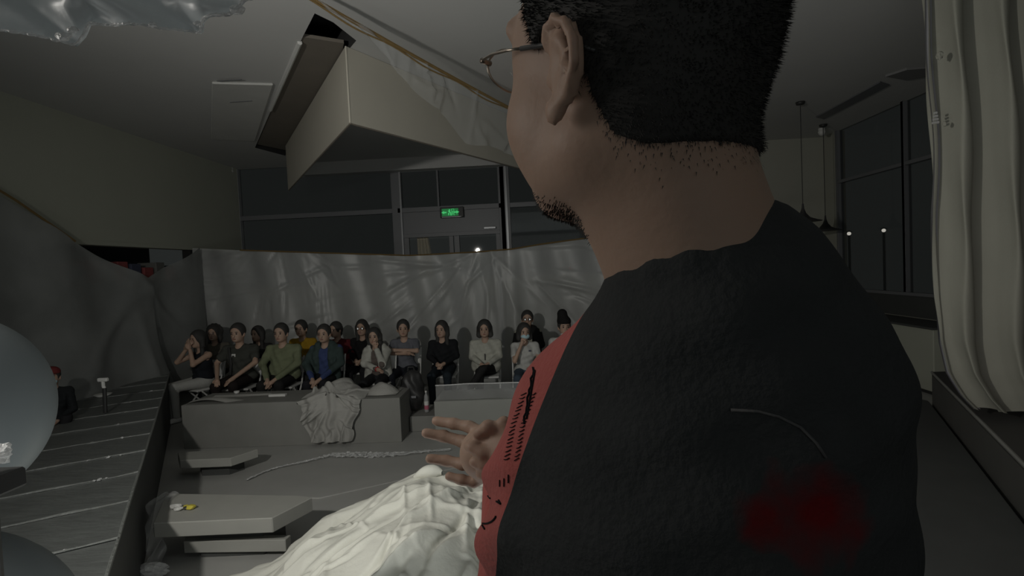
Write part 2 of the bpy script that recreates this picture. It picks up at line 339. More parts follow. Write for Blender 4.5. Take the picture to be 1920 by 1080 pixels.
# low bench unit and side strip against the right wall
lb = empty('low_cabinet', (XR-.35, 9.2, 0), 'low grey cabinet under the right windows beside the curtain', 'cabinet')
link('carcass', boxme(-.25, .3, -1.6, 1.6, .05, .93, .01), M['wall_left'], lb); link('plinth_strip', boxme(-.22, .3, -1.58, 1.58, 0, .06), M['black'], lb)
link('top_board', boxme(-.28, .32, -1.62, 1.62, .93, .96, .005), M['deckside'], lb)
# street lights outside
for i, (px, py, sz) in enumerate(((1592, 438, .055), (1657, 432, .055))):
    p = pix(px, py, 16.0); sl = empty('street_lamp', (p.x, p.y, 0), ['lit street lamp outside the right window, the left one of two', 'lit street lamp outside the right window, the right one of two'][i], 'lamp', 'street lamps outside the right window')
    link('pole', tubeme([(0, 0, -4), (0, 0, p.z-.05)], .035, 8), M['frame'], sl)
    link('lamp_head', revolve([(.001, sz), (sz*.7, sz*.7), (sz, 0), (sz*.7, -sz*.7), (.001, -sz)], 12, (0, 0, p.z)), mat('street_glow', (.8, .8, .7), .5, emit=(1, .95, .85), estr=.9), sl, True)
    link('lamp_cap', revolve([(.001, .09), (.10, .05), (.10, .045)], 12, (0, 0, p.z)), M['black'], sl)
# ceiling fittings
def at_obj(me, loc): me.transform(Matrix.Translation(-Vector(loc))); return me
q = [pixz(1530, 218, ZC), pixz(1545, 222, ZC), pixz(1668, 158, ZC), pixz(1650, 152, ZC)]
o = link('air_vent', prism([(p.x, p.y) for p in q], ZC-.02, ZC-.001), M['frame']); tag(o, 'long narrow dark air slot in the ceiling above the pendant lamps', 'vent')
q = [pixz(1660, 140, ZC), pixz(1700, 127, ZC), pixz(1738, 124, ZC), pixz(1740, 140, ZC), pixz(1700, 147, ZC)]
o = link('ceiling_fan_grille', prism([(p.x, p.y) for p in q], ZC-.03, ZC-.001), mat('grille', (.22, .22, .22), .8)); tag(o, 'dull round grille on the ceiling beside the olive curtain', 'vent')
def pendant(px, py, Yp, lab, s=1.):
    p = pix(px, py, Yp); t = empty('pendant_lamp', (p.x, p.y, p.z), lab, 'lamp', 'black flared pendant lamps')
    link('cord', tubeme([(0, 0, .25*s), (0, 0, ZC-p.z)], .006, 6), M['black'], t)
    link('ceiling_rose', revolve([(.001, ZC-p.z-.001), (.07, ZC-p.z-.001), (.06, ZC-p.z-.04), (.001, ZC-p.z-.05)], 16), M['black'], t, True)
    link('shade', revolve([(r_*s, z_*s) for r_, z_ in ((.012, .28), (.02, .20), (.045, .13), (.10, .06), (.20, .02), (.27, .0), (.265, -.008), (.18, .01), (.08, .05))], 32), mat('pendant_black', (.03, .03, .03), .5), t, True)
pendant(1506, 415, 8.7, 'black flared pendant lamp nearest the man, hanging before the beige back wall')
pendant(1548, 432, 10.3, 'black flared pendant lamp behind the nearest one, low before the beige back wall')
for (px, py, Yp, lab) in ((431, 314, 11.2, 'small white security camera in the left ceiling corner'), (1541, 259, 10.6, 'small white security camera near the right end of the back wall')):
    p = pix(px, py, Yp); t = empty('security_camera', (p.x, p.y, ZC), lab, 'camera')
    link('mount', revolve([(.001, 0), (.06, 0), (.06, -.04), (.001, -.04)], 16), M['white'], t); link('dome', revolve([(.055, -.04), (.07, -.07), (.055, -.11), (.03, -.135), (.001, -.14)], 16), M['white'], t, True)
# ================================================================ decks
DZ = CZ-1.40; EN = pixz(221, 1011, DZ); E2_ = pixz(318, 700, DZ); EN.z = E2_.z = 0; ED = (E2_-EN).normalized(); PD = Vector((-ED.y, ED.x, 0))
dk = empty('stage_deck', (-4, 4, 0), 'dark film-covered deck of wide boards running along the left side', 'stage')
def toL(v, o=(-4, 4, 0)): return Vector(v)-Vector(o)
bw_ = .5/ED.y
edges = []
lipv = []
for i in range(-5, 12):
    a = EN+ED*(bw_*i); ln = min(5.2, (a.x-XL-.25)/abs(PD.x))
    a1 = a+ED*(bw_-.014); zz = DZ+random.uniform(-.003, .003)
    if ln < .3: continue
    pts = [a, a1, a1+PD*ln, a+PD*ln]; pts = [(toL(p).x, toL(p).y) for p in pts]
    o = link('deck_board', prism(pts, zz-.04, zz, .004), M['deck'], dk)
    e0 = toL(a)+Vector((0, 0, zz+.004)); N = 26
    path = [e0+PD*(ln*t/N)+ED*random.uniform(-.006, .006)+Vector((0, 0, random.uniform(0, .006))) for t in range(N+1)]
    link('film_seam', tubeme(path, [.007*(1-.7*t/N)*random.uniform(.5, 1.3) for t in range(N+1)], 5), M['decklip'], dk)
A = EN+ED*(bw_*-5); B = EN+ED*(bw_*11)
link('side_panel', prism([(toL(p).x, toL(p).y) for p in (A, B, B+PD*.04, A+PD*.04)], 0, DZ-.035), M['deckside'], dk)
sub = [A+PD*.05, B+PD*.05, Vector((XL+.2, B.y+.1, 0)), Vector((XL+.2, A.y-2, 0)), A+PD*3.4]
link('substructure', prism([(toL(p).x, toL(p).y) for p in (A+PD*.04, B+PD*.04, B+PD*.3, A+PD*4.5)], .02, DZ-.045), M['deckside'], dk)
link('edge_film', tubeme([toL(A+(B-A)*(t/60))+Vector((0, 0, DZ+random.uniform(-.006, .006))) for t in range(61)], .009, 5), M['decklip'], dk)
# little crumples of film lying on the seams
for i in range(26):
    k = random.randint(-1, 8); a = EN+ED*(bw_*k)+PD*random.uniform(.1, .45); s_ = random.uniform(.008, .02)
    bm = bmesh.new(); bmesh.ops.create_icosphere(bm, subdivisions=1, radius=s_)
    for v in bm.verts: v.co *= random.uniform(.5, 1.3); v.co.z *= .5
    me = bpy.data.meshes.new('bit'); bm.to_mesh(me); bm.free(); o = link('film_scrap', me, M['foil']); o.location = (a.x, a.y, DZ+.008)
    tag(o, 'tiny crumpled scrap of clear film lying on the left deck', 'scrap', 'film scraps on the left deck')
# right deck (mirror), seen as a dark side panel and a dim top
F0 = pixz(1990, 940, .66); F1 = pixz(1752, 702, .66); fd = (F1-F0).normalized(); F0 = F0-fd*1.2; F1 = F1+fd*.15
rd = empty('stage_deck', (4, 4, 0), 'dark deck on the right side below the olive curtain', 'stage')
def tr(v): return (v.x-4, v.y-4)
link('deck_top', prism([tr(F0), tr(F1), (2.05, F1.y-4), (2.05, F0.y-4)], .62, .66, .004), mat('dark_right_deck', (.05, .048, .046), .7, var=.2), rd)
sp = Vector((fd.y, -fd.x, 0))*.04
link('side_panel', prism([tr(F0), tr(F1), tr(F1+sp), tr(F0+sp)], 0, .62), mat('right_deck_side', (.075, .074, .068), .8, var=.2, vscale=3), rd)
link('edge_trim', tubeme([Vector((*tr(F0), .655)), Vector((*tr(F1), .655))], .014, 6), M['plinth'], rd)
link('end_panel', boxme(F1.x-4, 2.05, F1.y-4-.04, F1.y-4, 0, .62), M['deckside'], rd)
# stage floor that the standing man stands on, below the picture
st = link('front_stage', boxme(-1.3, 2.2, -3, 1.5, 0, .60, .01), M['deckside']); tag(st, 'dark front stage block that the bespectacled man stands on', 'stage')
o = link('dark_floor_cover', prism([(1.25, 1.55), (F0.x-.1, 1.55), (F0.x-.04, F0.y), (F1.x-.04, F1.y), (F1.x-.3, 7.1), (2.3, 7.1), (1.25, 4.5)], 0, .33, .01), M['deckside']); tag(o, 'low dark block added over the bright floor between the standing man and the right deck', 'stage')  # dark block added to keep the brightly lit floor out of sight here
# ================================================================ slabs, plinths
def gp(px, py, z): v = pixz(px, py, z); return (v.x, v.y)
def slab(name, pts, z0, z1, lab, cat, m='slab', bev=.006):
    c = (sum(p[0] for p in pts)/len(pts), sum(p[1] for p in pts)/len(pts)); t = empty(name, (c[0], c[1], 0), lab, cat)
    link('board', prism([(p[0]-c[0], p[1]-c[1]) for p in pts], z0, z1, bev), M[m], t)
    ins = [((p[0]-c[0])*.55, (p[1]-c[1])*.55+.05) for p in pts]; link('recessed_base', prism(ins, 0, z0), M['deckside'], t)
    return t
slab('floating_step', [gp(287, 981, .35), gp(510, 971, .35), gp(586, 932, .35), gp(560, 929, .35), gp(312, 925, .35)], .24, .35, 'pale angular step slab with crumpled wrappers on it, nearest of the floor slabs', 'step')
slab('floating_step', [gp(337, 863, .22), gp(432, 859, .22), gp(484, 842, .22), gp(470, 840, .22), gp(333, 848, .22)], .13, .22, 'pale angular step slab close to the left plinth', 'step')
o = link('floor_batten', prism([gp(344, 1015, .14), gp(535, 1012, .14), gp(545, 1003, .14), gp(350, 1003, .14)], .05, .14, .004), M['slab']); tag(o, 'thin pale batten in the shadow below the nearest step slab', 'batten')
# intermediate grey tread with foil edge
o = link('floor_tread', prism([gp(365, 905, .05), gp(462, 899, .05), gp(520, 873, .05), gp(620, 854, .05), gp(760, 850, .05), gp(905, 840, .05), gp(900, 860, .05), gp(600, 926, .05), gp(312, 928, .05)], .0, .014, .003), M['floor']); tag(o, 'flat grey floor tread between the two step slabs and the white sheet', 'step')
p0, p1 = pix(342, 800, 6.36).x, pix(752, 800, 6.36).x; pz = pix(560, 752, 6.38).z
pl = empty('plinth', ((p0+p1)/2, 6.66, 0), 'long dark grey plinth with the grey cloth over it, in front of the seated row', 'plinth')
hw = (p1-p0)/2
link('front_panel', boxme(-hw, hw, -.3, -.27, 0, pz, .004), M['plinth'], pl); link('top_board', boxme(-hw, hw, -.27, .35, pz-.04, pz, .004), M['plinth'], pl)
link('end_panel', boxme(-hw, -hw+.03, -.27, .35, 0, pz-.04), M['plinth'], pl); link('end_panel', boxme(hw-.03, hw, -.27, .35, 0, pz-.04), M['plinth'], pl)
q0, q1 = pix(816, 800, 6.45).x, 2.2; hw = (q1-q0)/2
pl2 = empty('plinth', ((q0+q1)/2, 6.75, 0), 'grey plinth topped by a clear film strip, right of the black bag', 'plinth')
lt = mat('light_grey_plinth', (.27, .275, .255), .75, var=.1, vscale=4)
link('front_panel', boxme(-hw, hw, -.3, -.27, 0, .46, .004), lt, pl2); link('top_board', boxme(-hw, hw, -.27, .3, .42, .46, .004), lt, pl2); link('end_panel', boxme(-hw, -hw+.03, -.27, .3, 0, .42), lt, pl2)
def fs_(u, v): return (-hw+.02+u*(2*hw-.1), -.26+.01*math.sin(u*40+v*3), .46+.19*v+.006*math.sin(u*11))
o = link('film_strip', grid(fs_, 80, 4), M['filmclear'], pl2, True); link('film_hem', tubeme([fs_(t/60, 1) for t in range(61)], .008, 5), M['foil'], pl2)
# low block in the gap, with the bag and bottle
gb = link('gap_step', boxme(p1+.01, q0-.01, 6.75, 7.35, 0, .20, .01), M['plinth']); tag(gb, 'low dark step in the gap between the two plinths', 'step')
# ================================================================ soft sheets
def make_creases(n, x0, x1, y0, y1, L=(.2, .7), w=(.012, .04), a=(.008, .03), centre=None, seed=1):
    r = random.Random(seed); out = []
    for _ in range(n):
        x, y = r.uniform(x0, x1), r.uniform(y0, y1)
        t = math.atan2(y-centre[1], x-centre[0])+r.uniform(-.35, .35) if centre else r.uniform(0, math.pi)
        l = r.uniform(*L); out.append((x, y, math.cos(t), math.sin(t), l, r.uniform(*w), r.uniform(*a)*(1 if r.random() < .7 else -1)))
    return out
def crease(x, y, cs):
    z = 0
    for cx, cy, dx, dy, l, w, a in cs:
        u = (x-cx)*dx+(y-cy)*dy; v = -(x-cx)*dy+(y-cy)*dx
        if abs(v) < 3*w and abs(u) < l: z += a*math.exp(-(v/w)**2)*(1-(u/l)**2)**1.0
    return z
# film behind the audience
def film_top(px): return interp(px, [335, 450, 600, 770, 900, 960, 1020, 1110, 1250, 1400, 1600], [465, 470, 475, 480, 473, 468, 458, 446, 435, 440, 452])
cs = make_creases(60, -6.2, 3.5, .3, 2.7, (.3, 1.0), (.02, .05), (.008, .03), (-.6, 2.6), 3)+make_creases(30, -6.2, -3.6, 1.2, 2.6, (.2, .6), (.015, .03), (.01, .025), (-4.5, 3.2), 4)+make_creases(22, -2.6, 1.5, 1.2, 2.5, (.5, 1.2), (.02, .04), (.015, .045), (-.95, 2.45), 9)
YF = 9.6
def back_film(u, v):
    x = -6.24+u*9.9; px = 1000+x/YF*1000+ -0; zt = pix(px, film_top(px), YF).z; z = zt*(1-v)+.01*v
    y = YF+.05*math.sin(x*3.1)*v**.5+.03*math.sin(x*9+z*2)+crease(x, z, cs)-.12*math.exp(-((x+.35)/.12)**2)*(.3+.7*v)
    return (x, y, z)
fb = link('film_sheet', grid(back_film, 300, 80), M['film'], None, True); tag(fb, 'wide translucent plastic sheet hung on an orange rope behind the seated audience', 'plastic sheet')
def rope(name, pts, r, lab):
    o = link(name, tubeme(pts, r, 6), M['rope']); return tag(o, lab, 'rope')
rope('orange_rope', [pix(px, film_top(px)-1, YF-.03) for px in range(450, 1420, 12)], .013, 'thin orange rope along the top of the rear plastic sheet')
# film along the left wall, sagging between its two fixing points
def left_top(y): return interp(y, [3.5, 6.0, 6.8, 7.4, 8.05, 8.7, 9.45], [CZ+2.2, CZ+1.06, CZ+.60, CZ+.35, CZ+.10, CZ+.32, CZ+.62])
cs2 = make_creases(60, 3.5, 9.5, .6, 3.6, (.3, 1.0), (.06, .14), (.01, .03), (8.05, 2.1), 6)
def left_film(u, v):
    y = 3.5+u*5.98; zt = left_top(y); z = zt*(1-v)+.35*v
    return (-6.02+.05*math.sin(y*5)+crease(y, z, cs2)+.35*v*v*(1 if y < 8.1 else .2), y, z)
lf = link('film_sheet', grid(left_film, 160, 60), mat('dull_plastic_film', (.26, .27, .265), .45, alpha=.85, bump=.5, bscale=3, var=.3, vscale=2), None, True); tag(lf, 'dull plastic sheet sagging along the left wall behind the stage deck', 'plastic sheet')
rope('orange_rope', [Vector((-6.0, y, left_top(y)+.01)) for y in np.arange(3.5, 6.9, .15)], .014, 'orange rope slanting down the left wall along the sagging sheet')
# rope and film strip below the ceiling
ra, rb = pix(600, -2, 4.3), pix(946, 190, 6.3); rc = ra+(rb-ra)*1.9; r0 = ra-(rb-ra)*.5
N = 60; rp = [r0+(rc-r0)*(t/N)+Vector((0, 0, -.05*math.sin(math.pi*t/N))) for t in range(N+1)]
rope('orange_rope', rp, .016, 'orange rope running below the ceiling from the top edge to the man')
rope('thin_cord', [p+Vector((0, 0, -.035+.015*math.sin(i*.7))) for i, p in enumerate(rp)], .008, 'second thin brown cord twisted along the ceiling rope')
wd = [.0, .02, .13, .24, .34, .45, .42, .40, .38, .3, .2, .2]
cs3 = make_creases(40, 0, 6, 0, .6, (.2, .6), (.02, .04), (.01, .04), None, 8)
def strip(u, v):
    p = r0+(rc-r0)*(.20+.75*u); w = interp(u, np.linspace(0, 1, 12), wd)*1.25+.02*math.sin(u*31)
    return (p.x-.25*w*v+crease(u*6, v*.5, cs3), p.y-.1*v*w, p.z-.05*math.sin(math.pi*(.2+.75*u))-w*v)
o = link('film_strip', grid(strip, 140, 14), M['filmclear'], None, True); tag(o, 'loose clear film strip hanging from the ceiling rope beside the folded panel', 'plastic sheet')
# bunched film at the top left, close to the camera
ex_ = [-260, -120, 0, 70, 125, 146, 156, 215, 280, 292, 330, 368, 430, 476, 500]; ey_ = [40, 52, 58, 66, 77, 60, 38, 41, 45, 47, 40, 48, 30, 2, -25]
cs4 = make_creases(50, -1.8, -.2, 0, 1, (.2, .7), (.02, .05), (.02, .05), (-.9, -.2), 12)
def tl(u, v):
    px = -260+u*750; py = interp(px, ex_, ey_)+random.uniform(-1, 1)*(v == 1); p = pix(px, py, .62); q = pix(px+20, -330, .70); t = 1-v
    r = p+(q-p)*t; r.y += .35*crease(r.x*2.8, t, cs4)+.018*math.sin(px*.02+t*7)*t+.011*math.sin(t*26+px*.008)
    return r
o = link('film_canopy', grid(tl, 150, 44), M['filmhi'], None, True); tag(o, 'bunched milky plastic film hanging into the top left corner', 'plastic sheet')
link('taped_hem', tubeme([tl(t/150, 1)+Vector((0, -.005, 0)) for t in range(151)], [.0016*random.uniform(.6, 1.5) for _ in range(151)], 5), M['foil'], o)
def crumple(name, c, s, lab, cat, m, seed=1, sub=3, flat=1., group=None, parent=None):
    bm = bmesh.new(); bmesh.ops.create_icosphere(bm, subdivisions=sub, radius=1); r = random.Random(seed)
    for v in bm.verts: v.co *= r.uniform(.72, 1.12); v.co = Vector((v.co.x*s[0], v.co.y*s[1], v.co.z*s[2]))
    me = bpy.data.meshes.new(name); bm.to_mesh(me); bm.free(); o = link(name, me, m, parent); o.location = c
    if lab: tag(o, lab, cat, group)
    return o
for i, (px, py, s_) in enumerate(((120, 68, .028), (136, 56, .02), (286, 47, .016), (370, 44, .014), (445, 18, .03))): crumple('gathered_knot', pix(px, py, .61), (s_*.35, s_*.2, s_*.2), None, None, M['foil'], i+3, 2, parent=o)
# white cloth heap
rx = [400, 430, 470, 505, 530, 560, 600, 640, 690, 740, 775, 792, 815, 840, 870, 920, 1000, 1100]; ry = [1105, 1083, 1068, 1056, 1040, 1012, 975, 954, 935, 906, 888, 881, 880, 884, 892, 900, 905, 910]
c1 = make_creases(60, -1.8, .4, 2.2, 3.8, (.2, .6), (.015, .04), (.015, .045), (-.35, 3.7), 21)+make_creases(80, -1.8, .3, 2.0, 3.7, (.12, .5), (.012, .03), (.008, .024), None, 22)
def heap(u, v):
    px = 400+u*640; Yr = interp(px, [400, 560, 830, 1100], [3.25, 3.4, 3.62, 3.62]); p = pix(px, interp(px, rx, ry), Yr)
    if v < .12: t = 1-v/.12; return (p.x+.02*math.sin(px*.1), p.y+.16*t**.5, p.z*(1-t)+.02*t)
    t = (v-.12)/.88; y = p.y-1.5*t; x = p.x*(1-.22*t)
    dz = .10*math.sin(t*math.pi*.9)*.5+crease(x, y, c1)-.02+.025*math.sin(x*9+y*5)*math.sin(y*7-x*3)
    zz = p.z+dz*min(1, t*9)-.12*t*t-(.10*t if px < 560 else 0)
    return (x+.5*crease(y, x, c1), y, max(.03, zz))
o = link('white_sheet', grid(heap, 300, 280), M['whitecloth'], None, True); tag(o, 'large crumpled white cotton sheet heaped in the foreground below the man hands', 'cloth')
cs5 = make_creases(26, 0, 1, 0, 1, (.15, .5), (.015, .03), (.008, .02), None, 31)
def rolled(u, v):        # raised rolled fold at the crest of the sheet
    a = u; px = 778+a*52; p = pix(px, 893-6*math.sin(a*3)-6*a, 3.5); q = 2*math.pi*v; r = .045*math.sin(math.pi*min(.97, max(.03, a)))**.5
    return (p.x+r*math.cos(q)*.5, p.y+r*math.cos(q), p.z+r*math.sin(q))
link('rolled_fold', grid(rolled, 20, 12), M['whitecloth'], o, True)
# support beneath the white sheet
hb = link('low_table', boxme(-.95, .3, 2.5, 3.45, 0, .50, .02), M['plinth']); tag(hb, 'low platform hidden beneath the heaped white sheet', 'platform')
# grey cloth over the plinth
cs6 = make_creases(30, -.45, .45, 0, 1.6, (.15, .5), (.012, .03), (.010, .028), (0, .6), 41)
pcx = pix(622, 780, 6.36).x
def gcloth(u, v):
    s_ = v*1.72; a = (u-.5)
    w = interp(s_, [0, .3, .55, .75, 1.0, 1.3, 1.72], [.50, .80, .84, .72, .68, .58, .50]); x = a*w+.02*math.sin(s_*9)
    hmp = .17*math.cos(a*2.6)**2
    if s_ < .62: t = s_/.62; y = .55-.55*t; z = .545+hmp*math.sin(math.pi*min(1, .25+.75*t))**.8+.03*math.sin(a*12+s_*7)
    else: t = (s_-.62); y = -.03-.05*min(1, t*4)-.02*math.sin(a*18+t*2); z = .545-t*.49/1.1+hmp*max(0, 1-t*6)*.7
    z = max(.02, z); y2 = y-crease(x, s_, cs6)*(1.6 if s_ > .6 else .3)-.012*math.sin(a*34+.6*math.sin(t*4))
    return (pcx+x, 6.37+y2-.02, z+(crease(x, s_, cs6) if s_ < .6 else 0))
o = link('grey_cloth', grid(gcloth, 90, 140), M['greycloth'], None, True); tag(o, 'wrinkled grey cloth draped over the long plinth in front of the blue shirted man', 'cloth')
cs7 = make_creases(12, -.3, .3, -.3, .3, (.1, .3), (.02, .03), (.01, .03), None, 44); cc = pix(722, 742, 6.75)
def sml(u, v): x, y = (u-.5)*.42, (v-.5)*.34; r = math.hypot(x/.21, y/.17); return (cc.x+x, 6.66+y, pz+.008+max(0, 1-r*r)*.12+abs(crease(x, y, cs7))*max(0, 1-r))
o = link('grey_cloth', grid(sml, 24, 24), M['greycloth'], None, True); tag(o, 'small grey cloth heap on the right end of the long plinth', 'cloth')
# paper sheet lying on the left of the plinth
o = link('grey_cloth', grid(lambda u, v: (p0+.02+u*.75+v*.15, 6.45+.35*v, pz+.004+.035*math.sin(u*5)*(1-v)+.02*math.sin(v*7)), 20, 10), M['greycloth'], None, True); tag(o, 'flat grey sheet lying on the left end of the long plinth', 'cloth')
# crumpled clear film along the tread edge
fp_ = [(462, 899), (500, 882), (520, 876), (575, 864), (620, 853), (660, 853), (700, 854), (742, 852), (800, 846), (850, 842)]
r = random.Random(5); vs = []; fs = []
acc = [pixz(x, y, .02) for x, y in fp_]; L_ = []
for a, b in zip(acc, acc[1:]):
    for k in range(14): L_.append(a+(b-a)*(k/14))
for i, p in enumerate(L_):
    f = i/len(L_); big = .5+1.2*math.exp(-((f-.62)/.2)**2)
    for j in range(7): vs.append((p.x+r.uniform(-.02, .02), p.y+(j-3)*.018*big+r.uniform(-.008, .008), .016+r.uniform(0, .014)*big))
for i in range(len(L_)-1):
    for j in range(6): fs.append((i*7+j, i*7+j+1, (i+1)*7+j+1, (i+1)*7+j))
o = link('crumpled_film', mesh('cf', vs, fs), M['foil']); tag(o, 'glinting strip of crumpled clear film along the floor edge under the grey cloth', 'plastic film')
# film draped at the left of the nearest slab
sl = [pixz(312, 928, .36), pixz(292, 940, .36), pixz(284, 978, .36)]
def slf(u, v):
    pts = [(300, 930, .365), (278, 950, .34), (273, 990, .28), (276, 1030, .14), (268, 1072, .02)]; k = u*4; i = min(3, int(k)); f = k-i
    a, b = pts[i], pts[i+1]; px, py, z = [a[q]+(b[q]-a[q])*f for q in range(3)]; p = pixz(px, py, z); return (p.x+v*.13*(1-.3*u)+.015*math.sin(u*22+v*9), p.y+.06*v+.02*math.sin(u*17+v*5), p.z+.012*math.sin(v*11+u*13)+.012)
o = link('draped_film', grid(slf, 50, 12), M['filmclear'], None, True); tag(o, 'clear film slipping off the left corner of the nearest step slab', 'plastic film')
p = pixz(283, 1072, .04); crumple('film_clump', (p.x, p.y, .05), (.14, .06, .05), 'crumpled clump of clear film on the floor at the bottom left', 'plastic film', M['foil'], 15, 3)
# wrappers on the slab
wr = empty('snack_wrapper', pixz(345, 955, .352), 'crumpled white and yellow wrapper lying on the nearest step slab', 'wrapper')
ym = mat('yellow_wrapper', (.60, .52, .08), .4); dm = mat('dark_wrapper', (.05, .05, .04), .4)
for i, (dx, dy, s_, m_) in enumerate(((-.07, .01, .045, M['white']), (-.03, -.02, .035, M['white']), (.02, .0, .03, dm), (.055, .0, .04, ym), (.0, .03, .025, ym))): crumple('wrapper_piece', (dx, dy, s_*.45), (s_, s_*.7, s_*.45), None, None, m_, i+60, 2, parent=wr)
# olive curtain on the right
lx = [-60, 0, 200, 400, 560, 640, 700, 745, 790, 800]; le = [1741, 1742, 1744, 1749, 1758, 1768, 1786, 1815, 1858, 1870]
def cur(u, v):
    z = 4.44+(.74-4.44)*v; py0 = 466-(z-CZ)/4.35*1000; l = interp(py0, lx, le); top = interp(py0, [-60, 560, 800], [0, 0, .0])
    px = l+u*(2160-l)*(1-.0*v); a = u*44+.35*math.sin(z*1.3+u*5)+.9*math.sin(u*17)
    A_ = .12*(1-.3*v)*min(1, .5+u*7); fold = math.copysign(abs(math.sin(a))**.75, math.sin(a))
    p = pix(px, 440, 4.35); return (p.x+.02*math.cos(a*2)+.012*math.sin(z*5+a), 4.35-.35*u+A_*fold+.03*math.sin(z*1.7+u*3), z+.02*math.sin(u*30)*v)
ct = empty('window_curtain', (3.6, 4.2, 0), 'floor-length olive curtain in deep folds at the right edge', 'curtain')
o = link('curtain_cloth', grid(cur, 260, 70), M['curtain'], None, True); o.parent = ct; o.location = (-3.6, -4.2, 0)
def lin(u, v):
    x, y, z = cur(0, v); return (x-3.6-.012+.055*u, y-4.2+.035+.02*math.sin(u*3), z)
link('lining', grid(lin, 6, 60), M['lining'], ct, True)
def tie(u, v):
    x, y, z = cur(.10+.03*math.sin(v*9)*.3, .2); return (x, y, z)
for k, (px, py, s_) in enumerate(((1762, 104, .035), (1771, 232, .022))):
    q = pix(px, py, 4.2); crumple('gathered_knot', (q.x-3.6, q.y-4.2, q.z), (s_*.7, s_*.6, s_), None, None, M['curtain'], 70+k, 2, parent=ct)
q = pix(1754, 222, 4.2); t = empty('metal_clip', q, 'small shiny metal clip on the left edge of the olive curtain', 'clip')
for k in range(4): link('clip_ridge', tubeme([(-.022+.004*k, 0, -.033+k*.024), (.022-.004*k, 0, -.03+k*.024)], .009, 8), mat('bright_clip', (.85, .85, .85), .15, metal=.6) if k == 0 else bpy.data.materials['bright_clip'], t)
# balloons at the left
def balloon(name, c, r, lab, el=1.):
    prof = [(r*math.sin(a)*(1+.0*a), r*el*math.cos(a)) for a in np.linspace(.001, math.pi-.001, 40)]; o = link(name, revolve(prof, 48), M['balloon'], None, True); o.location = c
    k = link('tied_neck', revolve([(.012, -r*el+.004), (.008, -r*el-.02), (.02, -r*el-.035), (.001, -r*el-.035)], 12), M['balloon'], o, True)
    return tag(o, lab, 'balloon', 'large pale balloons at the left edge')
balloon('large_balloon', pix(-112, 772, 1.25), .223, 'big smooth pale grey balloon cut by the left edge beside the deck', 1.1)
balloon('large_balloon', pix(-195, 1305, 1.15), .36, 'big smooth blue-grey balloon cut by the bottom left corner')
cl_ = empty('clip_lamp', pix(-6, 880, .95), 'small black lamp head wrapped in crumpled white film at the left edge', 'lamp')
link('lamp_body', boxme(-.07, .010, -.03, .05, -.05, -.012, .005), M['black'], cl_); crumple('film_wrap', (-.012, 0, .028), (.045, .03, .022), None, None, M['foil'], 81, 3, parent=cl_)
link('stand', tubeme([(-.04, .02, -.02), (-.06, .03, -.95)], .012, 8), M['black'], cl_)
# ================================================================ PEOPLE IN THE AUDIENCE
eye_me = revolve([(.001, .006), (.007, .004), (.0095, 0), (.007, -.004), (.001, -.006)], 10)
def chair_parts(t, s=1.):
    W_ = M['white']
    link('seat', boxme(-.2, .2, -.22, .18, .42, .45, .01), W_, t); b = link('backrest', grid(lambda u, v: (-.2+.4*u, .24+.03*v-.03*math.cos((u-.5)*2.4), .58+.24*v), 12, 6), W_, t, True)
    for x in (-.2, .2):
        link('leg', tubeme([(x, -.24, 0), (x, .12, .43), (x, .26, .84)], .013, 8), W_, t); link('leg', tubeme([(x*.96, .26, 0), (x*.96, -.14, .42)], .012, 8), W_, t)
    link('crossbar', tubeme([(-.2, -.17, .10), (.2, -.17, .10)], .01, 6), W_, t)
chair_proto = None
def put_chair(x, y, rz, lab, grp='white folding chairs of the audience'):
    global chair_proto
    t = empty('folding_chair', (x, y, 0), lab, 'chair', grp, rz)
    if chair_proto is None: chair_parts(t); chair_proto = t
    else:
        for c in list(chair_proto.children): d = c.copy(); COL.objects.link(d); d.parent = t
    return t
def hand(F, w, d, k=.008, r=.0085, curl=(0, 0, -1)):
    w = np.array(w, float); d = np.array(d, float); d /= np.linalg.norm(d); c = np.array(curl, float); sd = np.cross(d, c); sd /= np.linalg.norm(sd)+1e-9
    pc = w+d*.05; F.cap(w, pc, .026, .03, .012)
    for i, L in enumerate((.062, .072, .068, .052)):
        o = pc+sd*(-.027+.018*i)+d*.02; m = o+d*L*.55+c*.006; F.cap(o, m, r, r, k*.5); F.cap(m, m+d*L*.45*.8+c*L*.3, r, r*.85, .003)
    o = w+d*.02-sd*.026; F.cap(o, o+d*.035-sd*.022, .011, .010, .006); F.cap(o+d*.035-sd*.022, o+d*.065-sd*.022, .010, .008, .003)
POSE = {   # elbow and hand for image-left (l) and image-right (r) arm
 'lap': ((-.21, -.04, .74), (-.05, -.27, .66), (.21, -.04, .74), (.05, -.28, .66)),
 'knees': ((-.27, -.12, .76), (-.11, -.40, .60), (.27, -.12, .76), (.11, -.40, .60)),
 'clasp': ((-.25, -.12, .74), (-.05, -.40, .56), (.25, -.12, .74), (.05, -.42, .56)),
 'crossed': ((-.21, -.12, .80), (.08, -.22, .80), (.21, -.12, .82), (-.08, -.24, .86)),
 'chin': ((-.19, -.12, .76), (.06, -.30, .70), (.13, -.26, .76), (.02, -.17, 1.00)),
 'chinl': ((-.16, -.24, .74), (-.05, -.17, .98), (.21, -.10, .76), (.10, -.28, .66)),
 'cover': ((-.24, -.22, .84), (-.04, -.17, 1.06), (.15, -.22, .82), (.03, -.18, 1.06)),
 'phone': ((-.24, -.15, .74), (-.20, -.40, .62), (.24, -.2, .70), (.10, -.46, .60)),
}
